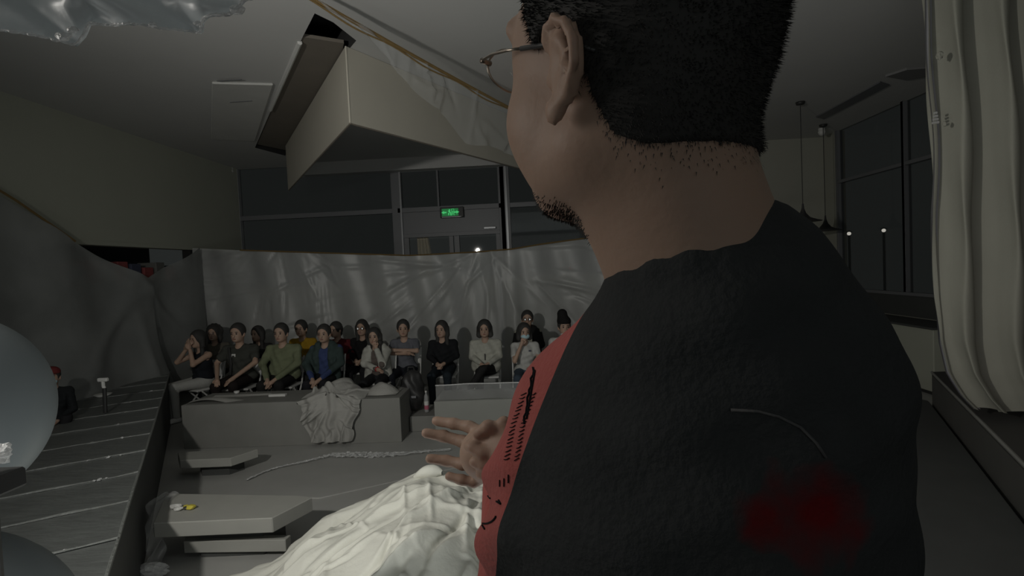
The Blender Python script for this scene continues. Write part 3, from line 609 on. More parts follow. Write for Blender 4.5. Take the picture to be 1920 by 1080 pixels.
def person(px, topy, Yp, lab, pose, hairst, shirt, sleeve='long', pants=(.02, .02, .022), yaw=0., look=(0, 0), row='front', lean=0., extras=(), legs='down', chair='', base=0., grp=None, vneck=False, wide=1.):
    ph = pix(px, topy, Yp); s = (ph.z-base)/1.297; hx, hy = lean, 0.
    t = empty('person', (ph.x-lean*s*math.cos(yaw), Yp, base), lab, 'person', grp, yaw); t.scale = (s, s, s)
    vs_, cv = .0085, .011
    el, hl, er, hr = [np.array(p, float) for p in POSE[pose]]
    hc = np.array((lean, -.03+look[1], 1.155)); yw = look[0]; f = np.array((math.sin(yw), -math.cos(yw), 0)); l = np.array((math.cos(yw), math.sin(yw), 0))
    Rm = np.array([[l[0], -f[0], 0], [l[1], -f[1], 0], [0, 0, 1]])
    shl, shr = np.array((-.165*wide+lean*.6, .02, .93)), np.array((.165*wide+lean*.6, .02, .93))
    F = Field((-.45, -.62, .36), (.45, .32, 1.32), vs_)
    F.ell(hc+(0, 0, .02), (.073, .090, .095), Rm, .02); F.ell(hc+f*.03+(0, 0, -.045), (.055, .055, .065), Rm, .02)
    F.ell(hc+f*.055+(0, 0, -.085), (.028, .026, .02), Rm, .02); F.cap(hc+f*.088+(0, 0, .0), hc+f*.102+(0, 0, -.03), .009, .012, .012)
    for sd in (-1, 1): F.ell(hc+l*sd*.075+(0, 0, -.012), (.010, .018, .030), Rm, .006); F.ell(hc+f*.094+l*sd*.03+(0, 0, .006), (.018, .012, .011), Rm, .012, 's')
    F.cap(hc+(0, 0, -.05)-f*.012, (lean*.7, .02, .93), .050, .058, .03); F.cap((lean*.6, .02, .95), shl+(0, 0, -.01), .05, .045, .03); F.cap((lean*.6, .02, .95), shr+(0, 0, -.01), .05, .045, .03)
    F.cap((lean*.6, .02, .88), (0, .02, .55), .09, .10, .05); F.ell((lean*.5, .0, .82), (.145, .095, .14), None, .04); F.ell((0, 0, .54), (.16, .12, .10), None, .04)
    for sh, e, h in ((shl, el, hl), (shr, er, hr)):
        F.cap(sh, e, .044, .036, .02); dv = h-e; w = e+dv*(1-.06/np.linalg.norm(dv)*0-.0); F.cap(e, h, .036, .025, .015)
        cu = np.array((0, 0, -1.)) if abs(dv[2]) < .2 else np.array((0, 1., 0)); hand(F, h, dv if pose not in ('crossed',) else dv, curl=cu)
    def hs(V):
        w = np.clip((V[:, 2]-1.02)/.07, 0, 1); w = (w*w*(3-2*w))[:, None]*.19; return hc+(V-hc)*(1+w)+(0, 0, 0)
    def pl_(o, p): o.location = hs(np.array([p]))[0]; o.scale = (1.19,)*3; return o
    body = link('body', F.mesh('body', hs), M['skin'], t)
    for sd in (-1, 1):
        e = link('eye', eye_me, M['eye'], t); pl_(e, hc+f*.086+l*sd*.03+np.array((0, 0, .006))); e.rotation_euler = (math.pi/2, 0, yw)
        b_ = link('eyebrow', boxme(-.016, .016, -.004, .004, -.003, .003, .002), M['hair'], t); pl_(b_, hc+f*.089+l*sd*.031+np.array((0, 0, .026))); b_.rotation_euler = (0, 0, yw)
    if 'mask' not in extras:
        b_ = link('mouth', revolve([(.001, .006), (.018, .003), (.021, 0), (.018, -.003), (.001, -.006)], 10), M['lip'], t); pl_(b_, hc+f*.084+np.array((0, 0, -.055))); b_.rotation_euler = (0, 0, yw)
    # hair
    H = Field(hc-(.24, .22, .50), hc+(.24, .22, .20), .0085)
    top = {'bun': .0}.get(hairst, 0)
    H.ell(hc+(0, 0, .032)-f*.006, (.084, .100, .099) if hairst not in ('bob', 'curly') else (.094, .104, .104), Rm, .01)
    if hairst in ('long', 'longf', 'bob', 'curly', 'tied'):
        zl = {'long': -.30, 'longf': -.34, 'bob': -.10, 'curly': -.13, 'tied': -.06}[hairst]
        for sd in (-1, 1):
            if hairst != 'tied': H.cap(hc+l*sd*.068-f*.01+(0, 0, .02), hc+l*sd*(.085 if hairst != 'bob' else .08)+(0, 0, zl)+(f*.04 if hairst == 'longf' and sd == 1 else f*.0), .034, .030 if zl < -.2 else .034, .02)
        H.cap(hc-f*.05, hc-f*.055+(0, 0, zl), .065, .05, .02)
        if hairst == 'curly':
            for k in range(14): q = k*.45; H.ell(hc+l*.095*math.cos(q)-f*.02+(0, 0, .03+.09*math.sin(q)), (.026,)*3, None, .01)
        if hairst == 'longf': H.cap(hc+l*.08+f*.04+(0, 0, -.08), hc+l*.10+f*.12+(0, 0, -.36), .038, .028, .02)
    fw = .075 if hairst in ('short',) else .066
    H.ell(hc+f*.085+(0, 0, -.018), (fw if hairst == 'short' else .058, .070, .092), Rm, .012, 's')
    if hairst == 'short': H.cut(hc+(0, 0, -.02), tuple(-f*.55+np.array((0, 0, -1.0))))
    if hairst == 'fringe': H.cut(hc+(0, 0, -.05), tuple(-f*.2+np.array((0, 0, -1.0))))
    link('hair', H.mesh('hair', hs), M['hair'], t)
    # shirt
    G = Field((-.50, -.60, .40), (.50, .34, 1.08), cv)
    G.cap((lean*.6, .02, .965), shl, .046, .056, .04); G.cap((lean*.6, .02, .965), shr, .046, .056, .04); G.ell((lean*.5, .0, .83), (.172*wide, .115, .15), None, .05)
    G.cap((lean*.3, .01, .80), (0, .02, .56), .125, .140, .06); G.ell((0, 0, .56), (.19*wide, .13, .09), None, .05)
    if 'loose' in extras: G.ell((0, -.02, .62), (.23, .15, .16), None, .06)
    for sh, e, h in ((shl, el, hl), (shr, er, hr)):
        if sleeve == 'long': G.cap(sh, e, .058, .052, .03); G.cap(e, e+(h-e)*.88, .052, .036, .02)
        elif sleeve == 'short': G.cap(sh, sh+(e-sh)*.62, .060, .058, .03)
        elif sleeve == 'three': G.cap(sh, e, .058, .052, .03); G.cap(e, e+(h-e)*.35, .05, .042, .02)
    G.ell(hc+f*.03+(0, 0, -.155), (.056, .058, .055), None, .012, 's')
    if vneck or sleeve == 'none': G.cap((lean*.6, -.13, .99), (lean*.5, -.15, .87 if vneck else .93), .050 if sleeve == 'none' else .038, .012 if vneck else .05, .01, 's')
    if sleeve == 'none':
        for sh in (shl, shr): G.ell(sh+(0, 0, .0), (.062, .12, .085), None, .01, 's')
    def wr(V): V[:, 1] += .006*np.sin(V[:, 0]*55+V[:, 2]*30)+.005*np.sin(V[:, 2]*70-V[:, 0]*25); return V
    so = link('shirt', G.mesh('shirt', wr), cloth(shirt), t)
    # trousers and shoes
    T = Field((-.40, -.72, .05), (.40, .24, .66), cv)
    T.ell((0, .0, .53), (.185, .155, .10), None, .04)
    if legs == 'down': J = [((-.09, -.02, .52), (-.12, -.43, .50), (-.12, -.42, .10)), ((.09, -.02, .52), (.12, -.43, .50), (.12, -.42, .10))]
    elif legs == 'cross': J = [((-.09, -.02, .52), (-.07, -.42, .50), (-.08, -.38, .10)), ((.09, -.02, .54), (-.01, -.44, .63), (-.20, -.52, .36))]
    elif legs == 'side': J = [((-.09, -.02, .52), (-.14, -.43, .50), (-.16, -.42, .10)), ((.09, -.02, .52), (.02, -.44, .52), (.0, -.42, .10))]
    else: J = [((-.09, -.02, .52), (-.2, -.40, .62), (-.12, -.55, .2)), ((.09, -.02, .52), (.2, -.40, .62), (.12, -.55, .2))]
    fl = .0 if legs != 'wide' else .03
    for a, b, c in J: T.cap(a, b, .085, .066, .03); T.cap(b, c, .064, .048+fl, .02)
    link('trousers', T.mesh('trousers'), cloth(pants), t)
    for a, b, c in J:
        Fs = Field((c[0]-.09, c[1]-.25, -.03), (c[0]+.09, c[1]+.12, c[2]+.07), .01); cc_ = np.array(c)
        z0 = max(.04, c[2]-.055); Fs.cap((c[0], c[1]+.03, z0), (c[0], c[1]-.13, z0-.008), .040, .036, .01); Fs.cap(c, (c[0], c[1]+.01, z0), .036, .04, .01)
        Fs.cut((0, 0, z0-.035), (0, 0, -1)); link('shoe', Fs.mesh('shoe'), M['white'] if 'white_shoes' in extras else M['shoe'], t)
    sc = np.array((0, 0, 0.))
    if 'glasses' in extras:
        ms = []
        for sd in (-1, 1):
            c = hc+f*.102+l*sd*.031+np.array((0, 0, .006)); pts = [tuple(c+l*.021*math.cos(q)+np.array((0, 0, .017*math.sin(q)))) for q in np.linspace(0, 2*math.pi, 15)[:-1]]
            ms.append(tubeme(pts, .002, 5, True)); ms.append(tubeme([tuple(c+l*sd*.02), tuple(hc+l*sd*.078+np.array((0, 0, .008)))], .002, 5))
        ms.append(tubeme([tuple(hc+f*.103-l*.01), tuple(hc+f*.103+l*.01)], .002, 5)); jm = joinme(ms)
        for v in jm.vertices: v.co = hs(np.array([v.co]))[0]
        sp = link('spectacles', jm, M['metal'], t)
        for sd in (-1, 1):
            c = hc+f*.103+l*sd*.031+np.array((0, 0, .006)); r_ = link('spectacle_lens', revolve([(.001, .003), (.012, .0022), (.019, 0), (.001, -.001)], 14), mat('reflecting_lens', (.9, .9, .9), .12, metal=1.) if 'reflecting_lens' not in bpy.data.materials else bpy.data.materials['reflecting_lens'], sp, True)
            pl_(r_, c); dirl = (Vector(KEY)-Vector((ph.x, Yp, ph.z-.12))).normalized(); dirc = (Vector((0, 0, CZ))-Vector((ph.x, Yp, ph.z-.12))).normalized(); hv = (dirl+dirc).normalized(); hv.rotate(Matrix.Rotation(-yaw, 3, 'Z')); r_.rotation_euler = hv.to_track_quat('Z', 'Y').to_euler()
    if 'mask' in extras or 'maskw' in extras or 'chinmask' in extras:
        dz = -.045 if 'chinmask' not in extras else -.09; K = Field(hc+(-.1, -.16, -.17), hc+(.1, .1, .05), .007)
        K.ell(hc+f*.045+(0, 0, dz), (.062, .062, .048 if 'chinmask' not in extras else .03), Rm, .01); K.ell(hc+(0, 0, -.01), (.073, .092, .12), Rm, .004, 's'); K.cut(tuple(hc+f*.01), tuple(-f))
        link('face_mask', K.mesh('mask', hs), M['maskw'] if 'mask' not in extras else M['mask'], t)
        link('ear_loop', tubeme([tuple(q) for q in hs(np.array([hc+f*.03+l*.062+np.array((0, 0, dz+.03)), hc+l*.082+np.array((0, 0, dz+.03)), hc+l*.076-f*.01+np.array((0, 0, -.01))]))], .002, 5), M['maskw'], t)
    if 'beanie' in extras:
        B_ = Field(hc+(-.13, -.14, -.02), hc+(.13, .14, .28), .008); B_.ell(hc+(0, 0, .07), (.088, .102, .075), Rm, .01); B_.cap(hc+(-.012, .0, .10), hc+(-.018, .01, .165), .070, .064, .02); B_.cut(tuple(hc+np.array((0, 0, .045))), (0, 0, -1))
        link('beanie', B_.mesh('beanie', hs), cloth((.012, .012, .012)), t)
    if 'cap' in extras:
        B_ = Field(hc+(-.13, -.22, .0), hc+(.13, .14, .2), .008); B_.ell(hc+(0, 0, .06), (.086, .100, .070), Rm, .01); B_.ell(hc+f*.11+(0, 0, .05), (.06, .06, .008), Rm, .01); B_.cut(tuple(hc+np.array((0, 0, .04))), (0, 0, -1))
        link('cap', B_.mesh('cap', hs), cloth((.16, .03, .03)), t)
    if 'badge' in extras: link('chest_badge', boxme(-.055, -.0, -.128, -.124, .845, .885, .002), M['white'], t)
    if 'strap' in extras: link('cross_strap', tubeme([(-.11, -.09, .97), (-.08, -.125, .88), (-.06, -.145, .75), (-.08, -.15, .6)], .018, 6), M['black'], t)
    if 'jacket' in extras:
        Jf = Field((-.34, -.3, .42), (.34, .3, 1.06), cv)
        for sd in (-1, 1): Jf.cap((lean*.6+sd*.09, -.0, .985), (sd*.14, -.04, .55), .07, .085, .03); Jf.ell((lean*.5+sd*.11, -.01, .80), (.085, .135, .17), None, .04)
        Jf.cap((lean*.6, .06, .98), (0, .08, .58), .10, .13, .05); Jf.ell((lean*.6, -.16, .80), (.060, .14, .30), None, .015, 's'); Jf.ell(hc+f*.0+(0, 0, -.14), (.062, .070, .075), None, .012, 's')
        for sh, e, h in ((shl, el, hl), (shr, er, hr)): Jf.cap(sh, e, .064, .058, .03); Jf.cap(e, e+(h-e)*.85, .057, .042, .02)
        jc = dict(teal=(.045, .065, .062), white=(.42, .42, .38), black=(.014, .014, .014), olive=(.10, .12, .075))[[e for e in extras if e in ('teal', 'white', 'black', 'olive')][0]]
        link('jacket', Jf.mesh('jacket', wr), cloth(jc), t)
    if 'pendant' in extras: link('necklace_pendant', boxme(-.008, .008, -.176, -.165, .70, .80, .003), M['black'], t)
    if 'bracelet' in extras:
        h = hr if pose != 'chin' else hl; d = (h-(er if pose != 'chin' else el)); d = d/np.linalg.norm(d); u_ = Vector(d).orthogonal().normalized(); w_ = Vector(d).cross(u_)
        link('bracelet', tubeme([Vector(h)+u_*.034*math.cos(q)+w_*.034*math.sin(q) for q in np.linspace(0, 6.283, 13)[:-1]], .008, 6, True), mat('red_bracelet', (.4, .02, .03), .5), t)
    if 'logo' in extras: link('chest_logo', boxme(.06, .10, -.124, -.118, .86, .885, .003), cloth((.08, .08, .12)), t)
    if chair: put_chair(t.location.x, t.location.y-.0, yaw, chair)
    return t
A_ = 'audience seated before the plastic sheet'
person(374, 619, 7.95, 'person with long black hair covering their mouth with both hands, dark tank top, pale trousers', 'cover', 'long', (.015, .017, .022), 'none', (.42, .42, .40), yaw=-.45, legs='side', chair='white folding chair under the person in pale trousers at the left end', extras=('white_shoes',), wide=.92)
person(402, 609, 8.85, 'person with dark curly bob behind the one covering their mouth', 'lap', 'curly', (.13, .12, .10), 'short', yaw=.1, chair='white chair of the curly haired person in the back row')
person(447, 606, 7.9, 'person in dark grey t-shirt with a white chest badge and crossbody strap', 'knees', 'short', (.055, .057, .05), 'short', (.02, .016, .015), extras=('badge', 'strap'), wide=1.22, chair='white folding chair under the person with the white badge')
person(484, 611, 8.85, 'person with long black hair in dark top behind the badge wearer', 'lap', 'long', (.03, .03, .03), 'long', look=(-.3, 0), chair='white chair of the long haired person between grey and olive shirts')
person(528, 606, 7.9, 'person in olive green long sleeved shirt with clasped hands', 'clasp', 'short', (.17, .19, .115), 'long', (.02, .02, .02), wide=1.2, extras=('loose',), chair='white folding chair under the person in olive green')
person(565, 600, 8.85, 'person in mustard yellow t-shirt in the back row', 'lap', 'tied', (.36, .22, .02), 'short', chair='white chair of the person in mustard yellow')
person(608, 608, 7.9, 'person in teal grey jacket over a blue t-shirt behind the grey cloth', 'clasp', 'short', (.045, .065, .16), 'long', (.02, .02, .024), wide=1.12, extras=('jacket', 'teal'), vneck=True, chair='white folding chair under the person in blue t-shirt')
person(630, 603, 8.8, 'person in dark red top leaning behind the blue t-shirt', 'lap', 'tied', (.10, .015, .018), 'long', look=(-.35, 0), lean=-.06, chair='white chair of the leaning person in dark red')
person(679, 599, 8.8, 'person in black with shining round glasses and long dark hair', 'lap', 'long', (.012, .012, .012), 'long', extras=('glasses',), chair='white chair of the person with shining glasses in black')
person(702, 614, 7.9, 'person in cream cardigan with long hair, chin on hand and red bracelet', 'chin', 'longf', (.12, .10, .09), 'long', (.022, .022, .024), lean=-.04, extras=('jacket', 'white', 'bracelet'), chair='white folding chair under the person in cream cardigan')
person(756, 599, 8.3, 'person in grey t-shirt with arms crossed', 'crossed', 'tied', (.13, .135, .155), 'short', (.016, .018, .024), look=(.2, 0), chair='white folding chair under the person with arms crossed')
person(828, 601, 8.25, 'person in black v-neck shirt and dark jeans sitting alone past the gap', 'lap', 'long', (.014, .015, .017), 'long', (.02, .028, .035), wide=1.05, vneck=True, look=(-.2, 0), chair='white folding chair under the person in black v-neck shirt')
person(908, 600, 8.1, 'person with short bob in loose white shirt and black patterned trousers, legs crossed', 'lap', 'bob', (.42, .42, .37), 'long', (.02, .02, .02), legs='cross', wide=1.15, vneck=True, extras=('loose', 'pendant'), chair='white folding chair under the person in loose white shirt')
person(988, 582, 8.9, 'person with one shining spectacle lens, black straps over a cream shirt, in the back row', 'lap', 'short', (.34, .34, .28), 'long', extras=('glasses', 'jacket', 'black'), chair='white chair of the spectacled person in black and cream')
person(982, 606, 7.95, 'person in blue mask and white t-shirt resting cheek on one hand', 'chinl', 'bob', (.46, .46, .44), 'short', (.055, .075, .10), look=(.25, 0), extras=('mask', 'logo'), chair='white folding chair under the person in blue mask')
person(1057, 595, 7.95, 'person in black beanie and white t-shirt with a white mask under the chin', 'lap', 'short', (.46, .46, .44), 'short', (.03, .03, .04), extras=('beanie', 'chinmask'), wide=1.1, look=(.15, 0), chair='white folding chair under the person in black beanie')
person(1101, 596, 8.4, 'rightmost seated person, head just showing above the dark shoulder', 'lap', 'tied', (.2, .2, .2), 'short', look=(.2, 0), chair='white chair at the right end, behind the dark shoulder')
# person crouching on the left deck
cp = person(97, 688, 5.5, 'person in dark clothes with reddish cap and blue mask crouching on the left deck', 'phone', 'short', (.016, .018, .02), 'long', (.018, .018, .02), yaw=.55, extras=('mask', 'cap'), legs='up', base=DZ-.42)
# (this person sits directly on the deck boards)
gmb = empty('handheld_gimbal', pix(193, 712, 5.6), 'small white handheld stabiliser held up beside the masked person on the deck', 'gadget')
link('phone_clamp', boxme(-.055, .055, -.02, .02, -.02, .02, .008), M['white'], gmb); link('arm', tubeme([(0, 0, -.01), (.0, 0, -.07), (.01, 0, -.10)], .018, 8), M['white'], gmb); link('grip', tubeme([(.01, 0, -.09), (.0, 0, -.362)], .02, 10), M['black'], gmb)
p = pixz(193, 744, DZ); o = link('white_saucer', revolve([(.001, .0), (.06, .0), (.10, .03), (.095, .032), (.05, .012), (.001, .012)], 20), M['white'], None, True); o.location = (p.x, p.y, DZ+.004); tag(o, 'small white dish standing on the far left deck', 'dish')
# bag and bottle in the gap between the plinths
Fb = Field((-.25, -.2, -.02), (.25, .25, .75), .012); Fb.ell((0, .02, .25), (.17, .12, .25), None, .05); Fb.ell((.02, .0, .42), (.13, .10, .14), None, .05); Fb.ell((-.02, -.06, .16), (.12, .09, .14), None, .04); Fb.cut((0, 0, .0), (0, 0, -1))
p = pix(772, 765, 6.95); bg = empty('backpack', (p.x, 7.0, .20), 'black backpack standing in the gap between the plinths', 'bag')
link('bag_body', Fb.mesh('bag', lambda V: V+np.stack([.008*np.sin(V[:, 2]*40), .01*np.sin(V[:, 0]*50+V[:, 2]*20), 0*V[:, 0]], 1)), M['black'], bg)
link('strap', tubeme([(-.1, -.1, .5), (-.16, -.15, .38), (-.14, -.16, .15), (-.06, -.14, .05)], .014, 6), M['black'], bg); link('handle', tubeme([(-.04, 0, .55), (-.03, 0, .6), (.04, 0, .6), (.05, 0, .55)], .01, 6), M['black'], bg); link('logo_patch', boxme(.03, .09, -.165, -.16, .22, .25), M['frame'], bg)
p = pix(799, 745, 6.95); bt = empty('drink_bottle', (p.x, 6.95, .20), 'clear drink bottle with a pink and white label beside the black backpack', 'bottle'); bt.scale = (.85, .85, .68)
link('bottle_body', revolve([(.001, 0), (.034, 0), (.036, .02), (.036, .26), (.03, .32), (.013, .37), (.013, .40)], 20), mat('clear_bottle', (.5, .5, .5), .1, alpha=.5), bt, True)
link('label', revolve([(.0368, .06), (.0368, .14)], 20), mat('pink_label', (.45, .12, .18), .5), bt, True); link('upper_label', revolve([(.0368, .141), (.0368, .22)], 20), M['white'], bt, True); link('bottle_cap', revolve([(.015, .39), (.015, .42), (.001, .42)], 14), M['white'], bt)
# small white things by the laps
for (px, py, Yp, lab) in ((444, 738, 7.1, 'small white cup on the plinth before the badge wearer'),):
    p = pixz(px, py, pz); o = link('paper_cup', revolve([(.001, 0), (.03, 0), (.036, .035), (.03, .036), (.001, .03)], 16), M['white'], None, True); o.location = (p.x, min(6.95, p.y), pz+.001); tag(o, lab, 'cup')
p = pixz(521, 743, pz); o = link('white_booklet', boxme(-.11, .11, -.03, .03, 0, .03, .004), M['white']); o.location = (p.x, min(6.93, p.y), pz+.001); tag(o, 'white booklet on the plinth before the person in olive green', 'booklet')
# ================================================================ THE STANDING MAN
TH = math.radians(40)
hf = np.array((-math.sin(TH), math.cos(TH), 0)); hl_ = np.array((-math.cos(TH), -math.sin(TH), 0)); up = np.array((0, 0, 1.))
HC = np.array(pix(1170, 148, .455)); Rh = np.stack([hf, hl_, up], 1)     # columns: forward, left, up
def hp_(a, b, c): return HC+hf*a+hl_*b+up*c
def head_prims(F, g=0.):
    F.ell(hp_(-.016, 0, .036), (.106+g, .080+g, .092+g), Rh, .03); F.ell(hp_(-.045, 0, -.005), (.062+g, .066+g, .065+g), Rh, .03); F.ell(hp_(-.050, 0, .065), (.072+g, .068+g, .062+g), Rh, .03)
    F.ell(hp_(.048, 0, .02), (.050+g, .064+g, .080+g), Rh, .03)
MAN = {}
# shoulders etc. (world points)
SL = np.array(pix(1096, 784, .55)); SR = np.array(pix(1484, 720, .45)); TR = np.array(pix(1405, 512, .45)); NB = np.array(pix(1335, 545, .46))
EL = np.array((-.030, .62, SL[2]-.27)); ER = np.array((SR[0]+.01, .55, SR[2]-.28))
WL = np.array(pix(952, 868, .80)); WR = np.array(pix(990, 880, .74))
F = Field((-.34, .24, .95), (.56, 1.02, HC[2]+.15), .004)
head_prims(F)
F.ell(hp_(.052, 0, -.045), (.050, .054, .062), Rh, .03)
for sd in (-1, 1):
    F.ell(hp_(.055, sd*.040, -.028), (.034, .028, .030), Rh, .025); F.ell(hp_(.03, sd*.050, -.05), (.040, .020, .045), Rh, .025)
    F.cap(hp_(-.002, sd*.052, -.062), hp_(.062, sd*.020, -.090), .018, .015, .025)
    F.ell(hp_(.094, sd*.032, .042), (.014, .017, .012), Rh, .012, 's'); F.ell(hp_(.086, sd*.032, .040), (.012, .014, .012), Rh, .004)
    F.cap(hp_(.088, sd*.016, .060), hp_(.078, sd*.052, .058), .008, .008, .012)
F.ell(hp_(.070, 0, -.086), (.022, .026, .017), Rh, .02); F.cap(hp_(.096, 0, .045), hp_(.115, 0, .002), .008, .013, .014)
for sd in (-1, 1): F.ell(hp_(.104, sd*.013, -.004), (.012, .009, .008), Rh, .008)
F.ell(hp_(.094, 0, -.042), (.012, .024, .006), Rh, .006); F.ell(hp_(.092, 0, -.053), (.012, .021, .007), Rh, .004)
# neck and shoulders, one surface down to the hands
nb = NB+np.array((.0, -.0, -.02))
F.cap(hp_(-.030, .0, -.045), nb, .058, .068, .04); F.cap(hp_(.0, .0, -.06), nb+np.array((-.015, .035, .0)), .050, .056, .03)
F.cap(hp_(-.02, -.030, -.04), nb+np.array((.010, -.012, 0)), .043, .050, .03)
F.cap(nb+np.array((0, -.0, -.01)), SL+np.array((.03, 0, .0)), .050, .048, .05); F.cap(nb+np.array((0, -.0, -.01)), SR+np.array((-.03, 0, .0)), .050, .048, .05); F.cap(TR, SR, .030, .045, .04)
CH = nb+np.array((0, .06, -.22)); F.ell(CH, (.17, .115, .20), None, .06); F.cap(CH, CH+np.array((0, 0, -.45)), .12, .13, .06); F.ell(CH+np.array((0, 0, -.50)), (.17, .13, .12), None, .06)
for sh, e, w in ((SL, EL, WL), (SR, ER, WR)): F.cap(sh, e, .048, .038, .03); F.cap(e, w, .037, .026, .02)
# ear
def ear(F, sd):
    E = lambda a, b, c: hp_(a*1.05-.007, sd*(.078+b), c*.80-.012)
    hx = [(.002, .002, .014), (.007, .008, .028), (.000, .014, .036), (-.014, .019, .037), (-.026, .021, .027), (-.032, .021, .010), (-.030, .019, -.006), (-.022, .015, -.020), (-.011, .011, -.030), (-.002, .009, -.036)]
    for p, q in zip(hx, hx[1:]): F.cap(E(*p), E(*q), .0037, .0037, .003)
    an = [(-.006, .013, .026), (-.016, .0165, .020), (-.021, .0165, .006), (-.019, .0165, -.006), (-.011, .013, -.016)]
    for p, q in zip(an, an[1:]): F.cap(E(*p), E(*q), .0032, .0035, .003)
    F.ell(E(-.014, .009, .003), (.017, .0045, .031), Rh, .005); F.ell(E(-.001, .010, -.036), (.009, .005, .011), Rh, .006); F.ell(E(.004, .004, -.006), (.006, .006, .008), Rh, .005)
    F.cap(E(-.004, -.004, -.010), E(-.012, .006, .018), .010, .008, .008)
ear(F, 1); ear(F, -1)
# left hand : spread fingers pointing to the left of the picture
def P3(px, py, y): return np.array(pix(px, py, y))
pc = P3(905, 852, .83); F.cap(WL, pc, .027, .033, .02); F.ell(P3(912, 850, .83), (.036, .022, .042), None, .02)
for ch, r in (([(918, 815, .84), (880, 800, .86), (850, 794, .87), (818, 789, .88)], .0098), ([(905, 838, .84), (868, 828, .86), (832, 818, .87), (799, 812, .87)], .0102), ([(905, 868, .84), (868, 870, .85), (838, 864, .86), (806, 860, .86)], .0098), ([(915, 892, .83), (888, 904, .84), (866, 900, .84), (842, 893, .845)], .0088)):
    pp = [P3(*c) for c in ch]
    for i in range(3): F.cap(pp[i], pp[i+1], r*(1-.06*i), r*(.94-.06*i), .006)
th = [P3(930, 835, .81), P3(905, 822, .795), P3(880, 836, .79)]; F.cap(th[0], th[1], .014, .0115, .01); F.cap(th[1], th[2], .0115, .009, .004)
# right hand : curled against the left one
F.cap(WR, P3(955, 850, .79), .027, .03, .02); F.ell(P3(958, 848, .785), (.034, .024, .042), None, .02)
for ch in ([(945, 812, .785), (915, 800, .78), (897, 812, .785)], [(940, 838, .78), (905, 850, .775), (885, 838, .78)], [(940, 864, .78), (910, 872, .775), (890, 866, .78)], [(945, 890, .78), (920, 894, .775), (902, 888, .78)]):
    pp = [P3(*c) for c in ch]
    for i in range(2): F.cap(pp[i], pp[i+1], .0105-.0008*i, .0098-.001*i, .005)
F.cap(P3(965, 815, .78), P3(945, 792, .78), .013, .010, .01)
man = empty('person', (float(nb[0]), float(nb[1])+.05, .60), 'large bespectacled man seen from behind in a black sweatshirt with a red sleeve panel', 'person')
mo = np.array(man.location)
def lk(name, me, m, parent=None, smooth=True):
    me.transform(Matrix.Translation(-man.location) if parent is None else Matrix.Identity(4)); return link(name, me, m, man if parent is None else parent, smooth)
man_me = F.mesh('body'); body_bvh = BVHTree.FromPolygons([v.co.copy() for v in man_me.vertices], [tuple(p.vertices) for p in man_me.polygons])
HD = F
# hair : shell over the scalp + short bristles
Hh = Field(HC-(.16, .16, .13), HC+(.18, .18, .18), .004)
head_prims(Hh, .004); Hh.cap(hp_(-.030, .0, -.045), NB+np.array((.0, 0, -.02)), .0635, .0735, .03); Hh.cap(hp_(-.02, -.030, -.04), NB+np.array((.018, -.012, -.02)), .0465, .0535, .03); Hh.cap(hp_(.0, .0, -.06), NB+np.array((-.015, .035, -.02)), .052, .058, .03)
for sd in (-1, 1): Hh.cap(hp_(.012, sd*.070, .03), hp_(.014, sd*.074, -.005), .012, .006, .012)
sl_, X, Y, Z = Hh.sub(Hh.lo, Hh.lo+Hh.n*Hh.v)
a = (X-HC[0])*hf[0]+(Y-HC[1])*hf[1]; b = (X-HC[0])*hl_[0]+(Y-HC[1])*hl_[1]; c = Z-HC[2]+0*a
ab = np.abs(b)
line = np.interp((a+0*c).ravel(), [-.12, -.06, -.040, -.032, -.020, .005, .020, .028, .045, .07, .085], [-.074, -.072, -.062, -.035, .020, .025, .015, .030, .068, .085, .090]).reshape((a+0*c).shape)
Hh.D = np.maximum(Hh.D, (line-c)*.7).astype(np.float32)
hair_me = Hh.mesh('hair')
tri = []; vv = []
pl_ = hair_me.polygons; r = random.Random(3); sel = [r.randrange(len(pl_)) for _ in range(34000)]
for i in sel:
    p = pl_[i]; n = p.normal; cc_ = p.center+Vector((r.uniform(-.003, .003), r.uniform(-.003, .003), r.uniform(-.003, .003))); cc_ -= n*n.dot(cc_-p.center); ca = float(np.dot(np.array(cc_)-HC, hf)); dn = Vector((0, 0, -1))*.35+Vector(-hf)*.25
    d = (n*.8+dn+Vector((r.uniform(-.3, .3), r.uniform(-.3, .3), r.uniform(-.3, .3)))).normalized(); s_ = n.cross(d).normalized()*.0004 if n.cross(d).length > .01 else n.orthogonal()*.0004
    L = r.uniform(.003, .007)*(1. if cc_.z > HC[2]-.02 else .7); k = len(vv); vv += [cc_-s_, cc_+s_, cc_+d*L]; tri.append((k, k+1, k+2))
bp_ = man_me.polygons; cen = np.empty(len(bp_)*3, np.float32); bp_.foreach_get('center', cen); cen = cen.reshape(-1, 3)
ra_ = (cen-HC)@hf; rc_ = cen[:, 2]-HC[2]; rb_ = np.abs((cen-HC)@hl_)
ln_ = np.interp(ra_, [-.12, -.06, -.040, -.032, -.020, .005, .020, .028, .045, .07, .085], [-.074, -.072, -.062, -.035, .020, .025, .015, .030, .068, .085, .090])
cand = np.where((ln_-rc_ < .035) & (ln_-rc_ > -.012) & (ra_ < -.02) & (rb_ < .085))[0]
for i in cand:
    w_ = 1-max(0, (ln_[i]-rc_[i]))/.035
    for _ in range(3):
        if r.random() > w_**3*.5: continue
        n = bp_[int(i)].normal; cc_ = bp_[int(i)].center+Vector((r.uniform(-.002, .002), r.uniform(-.002, .002), r.uniform(-.002, .002)))
        d = (n*.4+Vector((r.uniform(-.3, .3), r.uniform(-.3, .3), -.8))).normalized(); q_ = n.cross(d).normalized()*.0004; k = len(vv); vv += [cc_-q_, cc_+q_, cc_+d*r.uniform(.002, .005)]; tri.append((k, k+1, k+2))
